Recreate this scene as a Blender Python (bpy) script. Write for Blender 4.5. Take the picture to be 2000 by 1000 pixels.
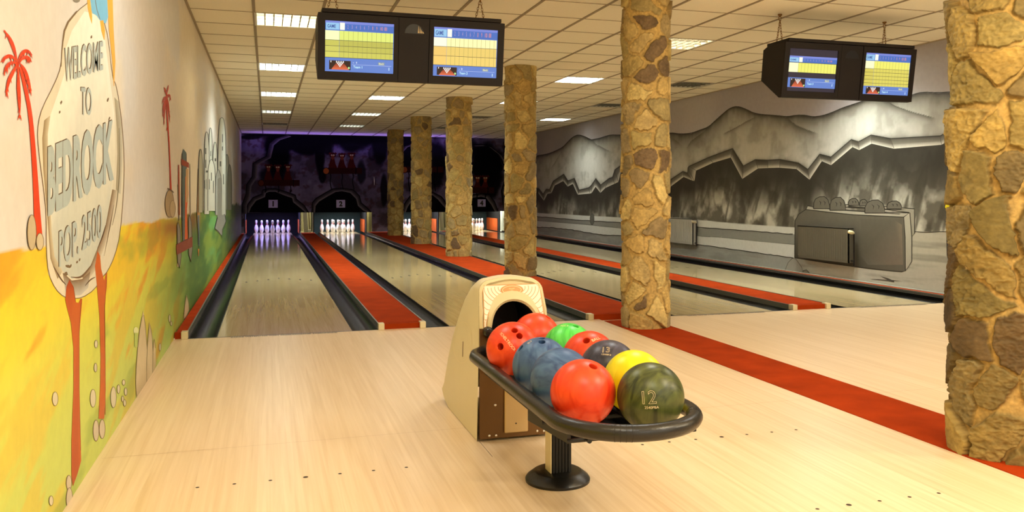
import bpy, math, random
import numpy as np
from mathutils import Vector, Matrix

for o in list(bpy.data.objects): bpy.data.objects.remove(o)
SC = bpy.context.scene; COL = SC.collection
R = math.radians

# ------------------------------------------------------------------ camera
CF, CA, CH, CYH, CCX = 1652.7, R(17.4), 1.137, 379.7, 1040.0      # traced from the lane geometry
cam = bpy.data.cameras.new('camera'); cam_o = bpy.data.objects.new('camera', cam); COL.objects.link(cam_o)
cam_o.location = (0, 0, CH); cam_o.rotation_euler = (R(90), 0, -CA)
cam.sensor_width = 36; cam.lens = CF*36/2000; cam.shift_x = -(CCX-1000)/2000; cam.shift_y = (CYH-500)/2000
cam.clip_start = 0.05; cam.clip_end = 200
SC.camera = cam_o
# ------------------------------------------------------------------ world and exposure
SC.view_settings.view_transform = 'Standard'; SC.view_settings.look = 'None'
SC.view_settings.gamma = 1; SC.view_settings.use_curve_mapping = False
SC.view_settings.exposure = 0.55
w = bpy.data.worlds.new('world'); SC.world = w; w.use_nodes = True
w.node_tree.nodes['Background'].inputs[0].default_value = (1.0, .82, .54, 1)
w.node_tree.nodes['Background'].inputs[1].default_value = 1.0
CEIL = 2.86
WARM = (.98, 1.0, .96); COOL = (.95, 1.0, .93)
def area(loc, size, power, color, rot=(0, 0, 0), spread=180):
    l = bpy.data.lights.new('area_lamp', 'AREA'); l.shape = 'RECTANGLE'
    l.size, l.size_y = (size if isinstance(size, tuple) else (size, size))
    l.energy = power; l.color = color; l.spread = R(spread)
    o = bpy.data.objects.new('area_lamp', l); COL.objects.link(o); o.location = loc; o.rotation_euler = rot
    return o
# warm ceiling lamps over the approach and the seating behind the camera
for (x, y, p) in [(.25, 4.3, 12), (2.2, 4.4, 14), (4.5, 4.4, 14), (6.3, 4.4, 14), (.7, .6, 16), (3.2, .6, 22), (5.8, .8, 30), (2, -2.2, 30), (5, -2.2, 30)]:
    area((x, y, CEIL-.03), .5, p*1.0, WARM)
def point(loc, power, color, r=.12):
    l = bpy.data.lights.new('fill_point', 'POINT'); l.energy = power; l.color = color; l.shadow_soft_size = r
    o = bpy.data.objects.new('ceiling_fill', l); COL.objects.link(o); o.location = loc
# added amber fill points above the frame, brightening ceiling and pillars
for (x, p) in ((.5, 16), (2.4, 40), (4.6, 46), (6.4, 38)): point((x, 1.6, 2.0), p, (1, .80, .48))
# added violet uplight without a fixture, for the glow at the pin end
area((2.6, 24.6, 2.35), (6.0, .06), 13, (.30, .17, 1.0), rot=(R(168), 0, 0))

# ------------------------------------------------------------------ projection helpers (tracing murals onto their walls)
ca, sa = math.cos(CA), math.sin(CA)
def on_x(px, py, X):
    k = (px-CCX)/CF; Y = X*(ca-k*sa)/(k*ca+sa); d = X*sa+Y*ca
    return Y, CH-(py-CYH)*d/CF
def on_y(px, py, Y):
    k = (px-CCX)/CF; X = Y*(k*ca+sa)/(ca-k*sa); d = X*sa+Y*ca
    return X, CH-(py-CYH)*d/CF
def proj(X, Y, Z):
    d = X*sa+Y*ca
    return CCX+CF*(X*ca-Y*sa)/d, CYH-CF*(Z-CH)/d
def ray(px, py):
    u = (px-CCX)/CF; v = -(py-CYH)/CF
    return Vector((ca*u+sa, ca-sa*u, v)).normalized()

# ------------------------------------------------------------------ colours, noise
def lin(c): return c/12.92 if c <= .04045 else ((c+.055)/1.055)**2.4
def rgb(r, g, b): return (lin(r/255), lin(g/255), lin(b/255))
def nlin(a):
    a = np.asarray(a, float)/255; return np.where(a <= .04045, a/12.92, ((a+.055)/1.055)**2.4)
def _h(ix, iy, iz, s):
    n = (ix.astype(np.int64)*374761393+iy.astype(np.int64)*668265263+iz.astype(np.int64)*2147483647+s*974634777) & 0xffffffff
    n = ((n ^ (n >> 13))*1274126177) & 0xffffffff
    n = ((n ^ (n >> 15))*2246822519) & 0xffffffff
    return ((n ^ (n >> 16)) & 0xffffff)/16777216.0
def vn(x, y, z=0, s=0):
    x, y, z = np.broadcast_arrays(np.asarray(x, float), np.asarray(y, float), np.asarray(z, float))
    x0, y0, z0 = np.floor(x), np.floor(y), np.floor(z); fx, fy, fz = x-x0, y-y0, z-z0
    fx, fy, fz = [t*t*(3-2*t) for t in (fx, fy, fz)]
    r = 0
    for dx in (0, 1):
        for dy in (0, 1):
            for dz in (0, 1):
                r = r+_h(x0+dx, y0+dy, z0+dz, s)*(fx if dx else 1-fx)*(fy if dy else 1-fy)*(fz if dz else 1-fz)
    return r
def fbm(x, y, z=0, s=0, o=4):
    r, a, t = 0, 1, 0
    for i in range(o):
        r = r+a*vn(np.asarray(x)*2**i, np.asarray(y)*2**i, np.asarray(z)*2**i, s+i); t += a; a *= .5
    return r/t
def sstep(a, b, x):
    t = np.clip((x-a)/(b-a), 0, 1); return t*t*(3-2*t)
def mixc(a, b, t): return a*(1-t[..., None])+np.asarray(b, float)*t[..., None]

# ------------------------------------------------------------------ materials
def newmat(name):
    m = bpy.data.materials.new(name); m.use_nodes = True; nt = m.node_tree
    return m, nt, nt.nodes['Principled BSDF']
def mat(name, col, rough=.5, metal=0., spec=.5, noise=0., nscale=8., bump=0., bscale=60., coat=0., stretch=None, emit=0.):
    m, nt, b = newmat(name)
    b.inputs['Base Color'].default_value = (*col, 1); b.inputs['Roughness'].default_value = rough
    b.inputs['Metallic'].default_value = metal; b.inputs['Specular IOR Level'].default_value = spec
    b.inputs['Coat Weight'].default_value = coat
    if emit: b.inputs['Emission Color'].default_value = (*col, 1); b.inputs['Emission Strength'].default_value = emit
    tc = nt.nodes.new('ShaderNodeTexCoord'); mp = nt.nodes.new('ShaderNodeMapping')
    nt.links.new(tc.outputs['Object'], mp.inputs['Vector'])
    if stretch: mp.inputs['Scale'].default_value = stretch
    if noise:
        n = nt.nodes.new('ShaderNodeTexNoise'); n.inputs['Scale'].default_value = nscale; n.inputs['Detail'].default_value = 5
        nt.links.new(mp.outputs[0], n.inputs['Vector'])
        cr = nt.nodes.new('ShaderNodeValToRGB'); nt.links.new(n.outputs['Fac'], cr.inputs[0])
        cr.color_ramp.elements[0].position = .3; cr.color_ramp.elements[1].position = .7
        cr.color_ramp.elements[0].color = (*[c*(1-noise) for c in col], 1); cr.color_ramp.elements[1].color = (*[min(1, c*(1+noise)) for c in col], 1)
        nt.links.new(cr.outputs[0], b.inputs['Base Color'])
    if bump:
        n2 = nt.nodes.new('ShaderNodeTexNoise'); n2.inputs['Scale'].default_value = bscale; n2.inputs['Detail'].default_value = 4
        nt.links.new(mp.outputs[0], n2.inputs['Vector'])
        bp = nt.nodes.new('ShaderNodeBump'); bp.inputs['Strength'].default_value = bump; bp.inputs['Distance'].default_value = .01
        nt.links.new(n2.outputs['Fac'], bp.inputs['Height']); nt.links.new(bp.outputs[0], b.inputs['Normal'])
    return m
def vmat(name, rough=.6, spec=.4, bump=.15, bscale=70., noise=.10, nscale=30., emit=0.):
    m, nt, b = newmat(name)
    at = nt.nodes.new('ShaderNodeAttribute'); at.attribute_name = 'Col'
    b.inputs['Roughness'].default_value = rough; b.inputs['Specular IOR Level'].default_value = spec
    if emit:
        b.inputs['Base Color'].default_value = (.01, .01, .01, 1)
        nt.links.new(at.outputs['Color'], b.inputs['Emission Color']); b.inputs['Emission Strength'].default_value = emit
        return m
    tc = nt.nodes.new('ShaderNodeTexCoord')
    n = nt.nodes.new('ShaderNodeTexNoise'); n.inputs['Scale'].default_value = nscale; n.inputs['Detail'].default_value = 6
    nt.links.new(tc.outputs['Object'], n.inputs['Vector'])
    mr = nt.nodes.new('ShaderNodeMapRange'); mr.inputs[1].default_value = .25; mr.inputs[2].default_value = .75
    mr.inputs[3].default_value = 1-noise; mr.inputs[4].default_value = 1+noise; nt.links.new(n.outputs['Fac'], mr.inputs[0])
    mx = nt.nodes.new('ShaderNodeVectorMath'); mx.operation = 'SCALE'
    nt.links.new(at.outputs['Color'], mx.inputs[0]); nt.links.new(mr.outputs[0], mx.inputs['Scale'])
    nt.links.new(mx.outputs[0], b.inputs['Base Color'])
    n2 = nt.nodes.new('ShaderNodeTexNoise'); n2.inputs['Scale'].default_value = bscale; n2.inputs['Detail'].default_value = 5
    nt.links.new(tc.outputs['Object'], n2.inputs['Vector'])
    bp = nt.nodes.new('ShaderNodeBump'); bp.inputs['Strength'].default_value = bump; bp.inputs['Distance'].default_value = .006
    nt.links.new(n2.outputs['Fac'], bp.inputs['Height']); nt.links.new(bp.outputs[0], b.inputs['Normal'])
    return m
def wood(name, c1, c2, rough, coat=0., jx=.027):
    """pale laminate boards running along Y, with fine grain"""
    m, nt, b = newmat(name); L = nt.links.new
    tc = nt.nodes.new('ShaderNodeTexCoord'); sp = nt.nodes.new('ShaderNodeSeparateXYZ'); L(tc.outputs['Object'], sp.inputs[0])
    mp = nt.nodes.new('ShaderNodeMapping'); mp.inputs['Scale'].default_value = (55, 1.3, 1); L(tc.outputs['Object'], mp.inputs[0])
    n = nt.nodes.new('ShaderNodeTexNoise'); n.inputs['Scale'].default_value = 1; n.inputs['Detail'].default_value = 6; n.inputs['Distortion'].default_value = .6
    L(mp.outputs[0], n.inputs['Vector'])
    mp2 = nt.nodes.new('ShaderNodeMapping'); mp2.inputs['Scale'].default_value = (1/jx, .55, 1); L(tc.outputs['Object'], mp2.inputs[0])
    v = nt.nodes.new('ShaderNodeTexVoronoi'); v.inputs['Scale'].default_value = 1; v.inputs['Randomness'].default_value = .75; L(mp2.outputs[0], v.inputs['Vector'])
    sc = nt.nodes.new('ShaderNodeSeparateColor'); L(v.outputs['Color'], sc.inputs[0])
    ad = nt.nodes.new('ShaderNodeMath'); ad.operation = 'MULTIPLY_ADD'; ad.inputs[1].default_value = .22; L(sc.outputs[0], ad.inputs[0])
    mu = nt.nodes.new('ShaderNodeMath'); mu.operation = 'MULTIPLY'; mu.inputs[1].default_value = .85; L(n.outputs['Fac'], mu.inputs[0]); L(mu.outputs[0], ad.inputs[2])
    cr = nt.nodes.new('ShaderNodeValToRGB'); L(ad.outputs[0], cr.inputs[0])
    cr.color_ramp.elements[0].position = .28; cr.color_ramp.elements[1].position = .72
    cr.color_ramp.elements[0].color = (*c1, 1); cr.color_ramp.elements[1].color = (*c2, 1)
    L(cr.outputs[0], b.inputs['Base Color']); b.inputs['Roughness'].default_value = rough
    b.inputs['Coat Weight'].default_value = coat; b.inputs['Coat Roughness'].default_value = .06
    return m
M = {}
M['approach'] = wood('approach_maple', rgb(222, 193, 150), rgb(238, 213, 177), .30)
M['lane'] = wood('lane_maple', rgb(190, 168, 118), rgb(214, 196, 150), .13, coat=.35)
M['carpet'] = mat('red_carpet', rgb(162, 56, 14), .95, spec=.05, noise=.16, nscale=5, bump=.5, bscale=400)
M['gutter'] = mat('black_gutter', rgb(13, 13, 12),   .26, spec=.2, noise=.2, nscale=3, bump=.25, bscale=7)
M['rail'] = mat('grey_aluminium', rgb(120, 118, 108), .35, metal=.7)
M['block'] = mat('brushed_block', rgb(214, 200, 160), .35, metal=.3, noise=.05)
M['black'] = mat('matt_black', rgb(16, 14, 13), .6)
M['rubber'] = mat('black_rubber', rgb(20, 18, 15), .33, spec=.5, bump=.08, bscale=120)
M['tile'] = mat('ceiling_tile', rgb(246, 240, 222), .9, spec=.1, noise=.04, nscale=120, bump=.2, bscale=300)
M['grid'] = mat('ceiling_grid', rgb(150, 136, 112), .6)
M['gridfine'] = mat('ceiling_grid_fine', rgb(160, 146, 122), .6)
M['house'] = mat('fixture_white', rgb(215, 215, 205), .5)
M['louvre'] = mat('louvre_aluminium', rgb(150, 150, 144), .42, metal=.6)
M['beige'] = mat('cream_plastic', rgb(218, 206, 170), .38, spec=.45, noise=.03, nscale=4, bump=.03, bscale=90)
M['beige2'] = mat('cream_plastic_trim', rgb(206, 192, 152), .3, spec=.5)
M['bronze'] = mat('bronze_sheet', rgb(116, 86, 52), .38, metal=.75, noise=.08, nscale=2)
M['plate'] = mat('access_plate', rgb(206, 176, 126), .42, metal=.35)
M['chrome'] = mat('steel_screw', rgb(220, 214, 200), .25, metal=1)
M['paint'] = vmat('painted_wall', rough=.5, spec=.35, bump=.10, bscale=60, noise=.05, nscale=18)
M['stone'] = vmat('column_stone', rough=.8, spec=.25, bump=.45, bscale=60, noise=.12, nscale=40)
M['decal'] = vmat('printed_decal', rough=.35, bump=0, noise=.02)
M['screen'] = vmat('lit_screen', emit=.72)
M['casing'] = mat('dark_casing', rgb(20, 12, 8), .6, spec=.3, noise=.1, nscale=3)
M['glass'] = mat('screen_glass', rgb(10, 8, 12), .08, spec=.6)
M['pin'] = mat('pin_plastic', rgb(238, 238, 235), .18, coat=.3)
M['stripe'] = mat('pin_stripe', rgb(190, 20, 20), .3)
M['purple_plate'] = mat('number_plate', rgb(176, 168, 214), .5)
M['orange'] = mat('orange_pad', rgb(205, 92, 28), .6, noise=.15, nscale=4)
M['teal'] = mat('pit_curtain', rgb(40, 62, 62), .8, noise=.2, nscale=12, stretch=(8, 1, 1))
M['whitep'] = mat('white_panel', rgb(215, 215, 195), .6)
M['warmp'] = mat('ivory_panel', rgb(200, 190, 140), .6)
M['darkwood'] = mat('dark_panel', rgb(24, 24, 22), .6)
M['metal'] = mat('chain_steel', rgb(140, 105, 62), .4, metal=.9)
M['ink'] = mat('dark_ink', rgb(50, 34, 20), .6)
M['cream_ink'] = mat('cream_ink', rgb(236, 214, 170), .5)

# ------------------------------------------------------------------ mesh helpers
def tag(o, label=None, cat=None, group=None, kind=None):
    if label: o['label'] = label
    if cat: o['category'] = cat
    if group: o['group'] = group
    if kind: o['kind'] = kind
    return o
def thing(name, loc, label, cat, group=None):
    o = bpy.data.objects.new(name, None); COL.objects.link(o); o.location = loc; o.empty_display_size = .1
    return tag(o, label, cat, group)
def link_mesh(name, me, m, parent=None):
    for q in (m if isinstance(m, (list, tuple)) else [m]): me.materials.append(q)
    o = bpy.data.objects.new(name, me); COL.objects.link(o)
    if parent: o.parent = parent
    return o
class MB:
    def __init__(s): s.v = []; s.f = []; s.mi = []; s.c = []
    def add(s, vs, fs, mi=0, col=None):
        n = len(s.v); s.v += [tuple(p) for p in vs]; s.f += [tuple(i+n for i in f) for f in fs]; s.mi += [mi]*len(fs)
        s.c += [tuple(col) if col is not None else (1, 1, 1)]*len(vs) if col is None or not hasattr(col[0], '__len__') else [tuple(c) for c in col]
        return s
    def box(s, x0, x1, y0, y1, z0, z1, mi=0):
        return s.add([(x0, y0, z0), (x1, y0, z0), (x1, y1, z0), (x0, y1, z0), (x0, y0, z1), (x1, y0, z1), (x1, y1, z1), (x0, y1, z1)],
                     [(0, 3, 2, 1), (4, 5, 6, 7), (0, 1, 5, 4), (1, 2, 6, 5), (2, 3, 7, 6), (3, 0, 4, 7)], mi)
    def tube(s, path, r, n=14, closed=False, cap=True, mi=0):
        P = [Vector(p) for p in path]; m = len(P); rr = r if hasattr(r, '__len__') else [r]*m
        vs = []; prev = None
        for i, p in enumerate(P):
            t = (P[(i+1) % m]-P[i-1]) if closed or 0 < i < m-1 else (P[1]-P[0] if i == 0 else P[-1]-P[-2])
            t.normalize()
            if prev is None: a = t.orthogonal().normalized()
            else: a = (prev-t*prev.dot(t)).normalized()
            prev = a; b = t.cross(a)
            vs += [p+(a*math.cos(2*math.pi*k/n)+b*math.sin(2*math.pi*k/n))*rr[i] for k in range(n)]
        fs = []
        for i in range(m if closed else m-1):
            j = (i+1) % m
            fs += [(i*n+k, i*n+(k+1) % n, j*n+(k+1) % n, j*n+k) for k in range(n)]
        if cap and not closed: fs += [tuple(range(n))[::-1], tuple((m-1)*n+k for k in range(n))]
        return s.add(vs, fs, mi)
    def lathe(s, prof, c=(0, 0, 0), n=32, axis='z', mi=0, cap=True):
        vs = []
        for (r, h) in prof:
            for k in range(n):
                a = 2*math.pi*k/n; x, y = r*math.cos(a), r*math.sin(a)
                vs.append((c[0]+x, c[1]+y, c[2]+h) if axis == 'z' else (c[0]+x, c[1]+h, c[2]+y))
        m = len(prof); fs = [(i*n+k, i*n+(k+1) % n, (i+1)*n+(k+1) % n, (i+1)*n+k) for i in range(m-1) for k in range(n)]
        if cap: fs += [tuple(range(n))[::-1], tuple((m-1)*n+k for k in range(n))]
        return s.add(vs, fs, mi)
    def prism(s, poly, a0, a1, axis='x', mi=0):
        """poly in the plane across axis, extruded along it"""
        f = {'x': lambda p, a: (a, p[0], p[1]), 'y': lambda p, a: (p[0], a, p[1]), 'z': lambda p, a: (p[0], p[1], a)}[axis]
        n = len(poly); vs = [f(p, a0) for p in poly]+[f(p, a1) for p in poly]
        fs = [tuple(range(n)), tuple(range(2*n-1, n-1, -1))]+[(i, i+n, (i+1) % n+n, (i+1) % n) for i in range(n)]
        return s.add(vs, fs, mi)
    def build(s, name, m, parent=None, base=(0, 0, 0), smooth=False, bevel=0, seg=2, colors=False, recalc=True):
        me = bpy.data.meshes.new(name)
        me.from_pydata([(x-base[0], y-base[1], z-base[2]) for x, y, z in s.v], [], s.f)
        me.polygons.foreach_set('material_index', s.mi)
        if colors:
            a = me.color_attributes.new('Col', 'FLOAT_COLOR', 'POINT')
            arr = np.ones((len(s.v), 4), np.float32); arr[:, :3] = np.array(s.c, np.float32); a.data.foreach_set('color', arr.ravel())
        elif recalc:
            import bmesh
            b = bmesh.new(); b.from_mesh(me); bmesh.ops.recalc_face_normals(b, faces=b.faces); b.to_mesh(me); b.free()
        o = link_mesh(name, me, m, parent)
        if smooth:
            me.polygons.foreach_set('use_smooth', [True]*len(me.polygons))
            me.set_sharp_from_angle(angle=R(smooth if smooth is not True else 40))
        if bevel:
            bv = o.modifiers.new('bevel', 'BEVEL'); bv.width = bevel; bv.segments = seg; bv.limit_method = 'ANGLE'; bv.angle_limit = R(40)
        me.update(); return o
def struct(o): o['kind'] = 'structure'; return o

_tc = {}
def text_geo(s, bold=.0):
    """flat letters as (verts normalised to their own box, faces, aspect)"""
    if (s, bold) in _tc: return _tc[(s, bold)]
    cu = bpy.data.curves.new('t', 'FONT'); cu.body = s; cu.size = 1; cu.offset = bold; cu.resolution_u = 4
    o = bpy.data.objects.new('t', cu); COL.objects.link(o); dg = bpy.context.evaluated_depsgraph_get(); dg.update()
    me = bpy.data.meshes.new_from_object(o.evaluated_get(dg))
    v = np.array([q.co[:2] for q in me.vertices]); f = [tuple(p.vertices) for p in me.polygons]
    bpy.data.objects.remove(o); bpy.data.curves.remove(cu); bpy.data.meshes.remove(me)
    mn, mx = v.min(0), v.max(0); asp = (mx[0]-mn[0])/(mx[1]-mn[1])
    v = (v-mn)/(mx-mn); _tc[(s, bold)] = (v, f, asp); return _tc[(s, bold)]

class Paint:
    """painted shapes lying on a surface; fn(a, b, lift) gives the 3D point"""
    def __init__(s, fn, step=.000015): s.fn = fn; s.mb = MB(); s.k = 0; s.step = step
    def _l(s): s.k += 1; return s.k*s.step
    def poly(s, pts, col):
        l = s._l(); n = len(pts)
        c = col if hasattr(col[0], '__len__') else [col]*n
        s.mb.add([s.fn(a, b, l) for a, b in pts], [tuple(range(n))], 0, [tuple(nlin(q)) for q in c])
    def ribbon(s, A, B, ca_, cb_):
        l = s._l(); n = len(A)
        vs = [s.fn(a, b, l) for a, b in A]+[s.fn(a, b, l) for a, b in B]
        s.mb.add(vs, [(i, i+1, n+i+1, n+i) for i in range(n-1)], 0, [tuple(nlin(ca_))]*n+[tuple(nlin(cb_))]*n)
    def stroke(s, pts, w, col, smooth=0, col2=None):
        P = [np.array(p, float) for p in pts]
        W = list(w) if hasattr(w, '__len__') else [w]*len(P)
        for _ in range(smooth):
            Q, V = [P[0]], [W[0]]
            for i in range(len(P)-1):
                Q += [P[i]*.75+P[i+1]*.25, P[i]*.25+P[i+1]*.75]; V += [W[i]*.75+W[i+1]*.25, W[i]*.25+W[i+1]*.75]
            P = Q+[P[-1]]; W = V+[W[-1]]
        A, B = [], []
        for i, p in enumerate(P):
            t = P[min(i+1, len(P)-1)]-P[max(i-1, 0)]; t = t/(np.linalg.norm(t)+1e-9); nn = np.array([-t[1], t[0]])*W[i]/2
            A.append(p+nn); B.append(p-nn)
        s.ribbon(A, B, col, col2 or col)
    def ell(s, cx, cy, rx, ry, col, out=None, ow=1.2, rot=0, n=20, wob=0, seed=0):
        rnd = random.Random(seed); c, q = math.cos(rot), math.sin(rot); ws = [1+rnd.uniform(-wob, wob) for _ in range(n)]
        def ring(e): return [(cx+(rx+e)*ws[i]*math.cos(6.2832*i/n)*c-(ry+e)*ws[i]*math.sin(6.2832*i/n)*q, cy+(rx+e)*ws[i]*math.cos(6.2832*i/n)*q+(ry+e)*ws[i]*math.sin(6.2832*i/n)*c) for i in range(n)]
        if out: s.poly(ring(ow), out)
        s.poly(ring(0), col)
    def outl(s, pts, col, out, ow=1.6):
        s.poly(pts, col); s.stroke(list(pts)+[pts[0]], ow, out)
    def text(s, string, quad, col, bold=0.):
        """quad: (x left, top, bottom), (x right, top, bottom)"""
        v, f, _ = text_geo(string, bold); (xl, tl, bl), (xr, tr, br) = quad; l = s._l()
        vs = []
        for u, t in v:
            x = xl+(xr-xl)*u; top = tl+(tr-tl)*u; bot = bl+(br-bl)*u; vs.append(s.fn(x, bot+(top-bot)*t, l))
        s.mb.add(vs, f, 0, [tuple(nlin(col))]*len(vs))

def grid_surface(mb_out, us, vs, fn, colfn):
    """dense painted grid appended to a MB"""
    U, V = np.meshgrid(us, vs, indexing='ij'); X, Y, Z = fn(U, V); C = nlin(np.clip(colfn(U, V), 0, 255))
    nu, nv = len(us), len(vs); n0 = len(mb_out.v)
    mb_out.v += list(map(tuple, np.stack([X, Y, Z], -1).reshape(-1, 3))); mb_out.c += list(map(tuple, C.reshape(-1, 3)))
    I = (np.arange(nu-1)[:, None]*nv+np.arange(nv-1)[None, :]).reshape(-1)+n0
    F = np.stack([I, I+nv, I+nv+1, I+1], -1); mb_out.f += list(map(tuple, F.tolist())); mb_out.mi += [0]*len(F)

# ------------------------------------------------------------------ room dimensions
XL, XR, YB, YF = -.70, 7.15, 25.2, -3.0      # left wall, right wall, back (masking) wall, behind the camera
YFOUL = 7.18
L0 = [-.38, 1.505, 3.65, 5.57]; LW = 1.054; GW = .215
YEND = 26.5
# ================================================================== floor
mb = MB()
mb.add([(XL, YF, 0), (2.885, YF, 0), (2.885, YFOUL, 0), (XL, YFOUL, 0)], [(0, 1, 2, 3)])
mb.add([(3.32, YF, 0), (XR, YF, 0), (XR, YFOUL, 0), (3.32, YFOUL, 0)], [(0, 1, 2, 3)])
mb.add([(2.885, YF, -.012), (3.32, YF, -.012), (3.32, YFOUL, -.012), (2.885, YFOUL, -.012)], [(0, 1, 2, 3)])
# seams, approach dots: thin inlays
def disc(mb, x, y, r, z=.0006, n=10, mi=1): mb.add([(x+r*math.cos(6.283*i/n), y+r*math.sin(6.283*i/n), z) for i in range(n)], [tuple(range(n))], mi)
for x0 in L0:
    c = x0+LW/2
    for dy in (3.66, 4.57):
        for k in range(-3, 4): disc(mb, c+k*.1352, YFOUL-dy, .0105 if k == 0 else .0075)
def strip(mb, x0, x1, y0, y1, z=.0006, mi=1): mb.add([(x0, y0, z), (x1, y0, z), (x1, y1, z), (x0, y1, z)], [(0, 1, 2, 3)], mi)
for y in (4.03, 1.4): strip(mb, XL+.02, 2.88, y, y+.0016, mi=2); strip(mb, 3.33, XR-.02, y, y+.0016, mi=2)
for x in (.93, 1.27): strip(mb, x, x+.002, 3.55, 3.79, mi=1)
for x0 in L0: strip(mb, x0-GW, x0+LW+GW, YFOUL-.022, YFOUL, .0008)
M['seam'] = mat('floor_seam', rgb(176, 134, 86), .5)
fl = struct(mb.build('floor', [M['approach'], M['ink'], M['seam']], recalc=False))
# lettering on the foul line
v, f, asp = text_geo('ZAKAZ WSTEPU NA TORY PRZEKRACZANIE ZABRONIONE', .02)
for i, x0 in enumerate(L0):
    if i == 1: continue
    mb = MB(); a0, a1 = x0+.10, x0+.93
    mb.add([(a0+u*(a1-a0), YFOUL-.075+t*.042, .0011) for u, t in v], f)
    o = mb.build('foul_line_lettering', M['ink'], recalc=False)
    tag(o, 'small dark lettering along the foul line of ' + ['the left lane numbered 1', '', 'the first lane right of the pillars', 'the lane beside the grey mural wall'][i], 'lettering', 'foul line lettering')

# carpet runner between the approaches
mb = MB().box(2.885, 3.32, YF+.01, 7.05, -.012, .004)
tag(mb.build('carpet_runner', M['carpet']), 'orange red carpet runner across the wooden approach under the nearest stone pillars', 'carpet')

# ================================================================== lanes
def lane(i):
    x0 = L0[i]; t = thing('bowling_lane', (x0+LW/2, YFOUL, 0), ['pale wooden bowling lane beside the colourful mural wall, numbered 1', 'pale wooden bowling lane numbered 2, left of the stone pillars',
        'pale wooden bowling lane just right of the row of stone pillars', 'pale wooden bowling lane numbered 4 beside the grey mural wall'][i], 'bowling lane', 'bowling lanes')
    base = (x0+LW/2, YFOUL, 0)
    mb = MB().box(x0, x0+LW, YFOUL, YEND, -.09, 0)
    c = x0+LW/2
    for k in range(-3, 4):
        x, y = c+k*.1352, YFOUL+4.72-abs(k)*.13; mb.add([(x-.016, y, .0007), (x+.016, y, .0007), (x, y+.16, .0007)], [(0, 1, 2)], 1)
    mb.build('lane_bed', [M['lane'], M['ink']], t, base)
    for s in (0, 1):
        a, b = (x0-GW, x0) if s == 0 else (x0+LW, x0+LW+GW)
        n = 12; prof = [(a, .04), (a, 0)]+[((a+b)/2-math.cos(math.pi*k/n)*GW/2*.93, -math.sin(math.pi*k/n)*.075) for k in range(n+1)]+[(b, 0), (b, -.001)]
        mb = MB(); m = len(prof)
        prof = [(a, 0)]+prof[2:-1]
        m = len(prof)
        vs = [(p[0], YFOUL, p[1]) for p in prof]+[(p[0], YEND, p[1]) for p in prof]
        mb.add(vs, [(k, k+1, m+k+1, m+k) for k in range(m-1)])
        mb.add([(a, YFOUL+.001, 0), (b, YFOUL+.001, 0), (b, YFOUL+.001, -.09), (a, YFOUL+.001, -.09)], [(0, 1, 2, 3)])
        mb.build('gutter', M['gutter'], t, base, smooth=50)
for i in range(4): lane(i)

def divider(x0, x1, h, label, y0=YFOUL, y1=25.0, blocks=True, rails=(1, 1), name='lane_divider', left_block=True, right_block=True):
    t = thing(name, ((x0+x1)/2, y0, 0), label, 'divider', None); base = ((x0+x1)/2, y0, 0)
    MB().box(x0+.012, x1-.012, y0+.05, y1, -.09, h).build('carpet_top', M['carpet'], t, base)
    for s, (a, b) in enumerate(((x0, x0+.012), (x1-.012, x1))):
        if rails[s]: MB().box(a, b, y0+.05, y1, -.09, h+.004).build('side_rail', M['rail'], t, base)
    MB().box(x0+.001, x1-.001, y0, y0+.05, -.09, h-.002).build('front_face', M['carpet'], t, base)
    for s, xx in enumerate((x0, x1-.05)):
        if (left_block, right_block)[s]: MB().box(xx, xx+.05, y0-.03, y0+.05, 0, h+.008).build('end_block', M['block'], t, base, bevel=.003)
    return t
divider(L0[0]+LW+GW, L0[1]-GW, .045, 'red carpeted divider between lane 1 and lane 2')
divider(L0[2]+LW+GW, L0[3]-GW, .045, 'red carpeted divider right of the pillars, between lanes 3 and 4')
divider(XL+.004, L0[0]-GW, .05, 'narrow red edge strip along the foot of the colourful mural wall', rails=(0, 1), left_block=False, name='edge_strip')
tr = divider(6.955, 7.065, .046, 'thin red edge strip with black rail along the foot of the grey mural wall', rails=(0, 0), right_block=False, name='edge_strip')
MB().box(6.93, 6.955, YFOUL+.04, 25.0, -.09, .052).build('rail_cap', M['rail'], tr, tuple(tr.location))
MB().box(6.841, 6.93, YFOUL+.03, 25.0, -.09, .034).build('black_rail', M['gutter'], tr, tuple(tr.location))
MB().box(7.065, XR-.012, YFOUL, 25.0, -.012, .05).build('grey_skirting', mat('grey_skirting_paint', rgb(150, 148, 136), .6, noise=.1, nscale=3), tr, tuple(tr.location))
divider(L0[1]+LW+GW, L0[2]-GW, .045, 'wide red carpeted platform carrying the row of stone pillars', right_block=False, name='pillar_platform')

# ================================================================== ceiling
GX = [-.12+.614*k for k in range(-1, 12)]; GX[0] = XL; GX = [x for x in GX if x < XR]+[XR]
GY = [8.41+.646*k for k in range(-18, 26)]; GY = [YF]+[y for y in GY if YF < y < YB]+[YB]
FX = [0, 3, 7, 10]; cellx = {0: 1, 3: 4, 7: 8, 10: 11}
fix = []       # (x0,x1,y0,y1)
def cell(xk, yk): return (-.12+.614*xk, -.12+.614*(xk+1), 8.41+.646*yk, 8.41+.646*(yk+1))
holes = [(xk, yk) for xk in FX for yk in (0, 5, 10, 15, 20)]
holeset = set((round(-.12+.614*a, 3), round(8.41+.646*b, 3)) for a, b in holes)
mb = MB()
for i in range(len(GX)-1):
    for j in range(len(GY)-1):
        if (round(GX[i], 3), round(GY[j], 3)) in holeset: continue
        mb.add([(GX[i], GY[j], CEIL), (GX[i], GY[j+1], CEIL), (GX[i+1], GY[j+1], CEIL), (GX[i+1], GY[j], CEIL)], [(0, 1, 2, 3)])
mb.box(XL-.1, XR+.1, YF-.1, 27.3, CEIL+.2, CEIL+.25)
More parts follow.
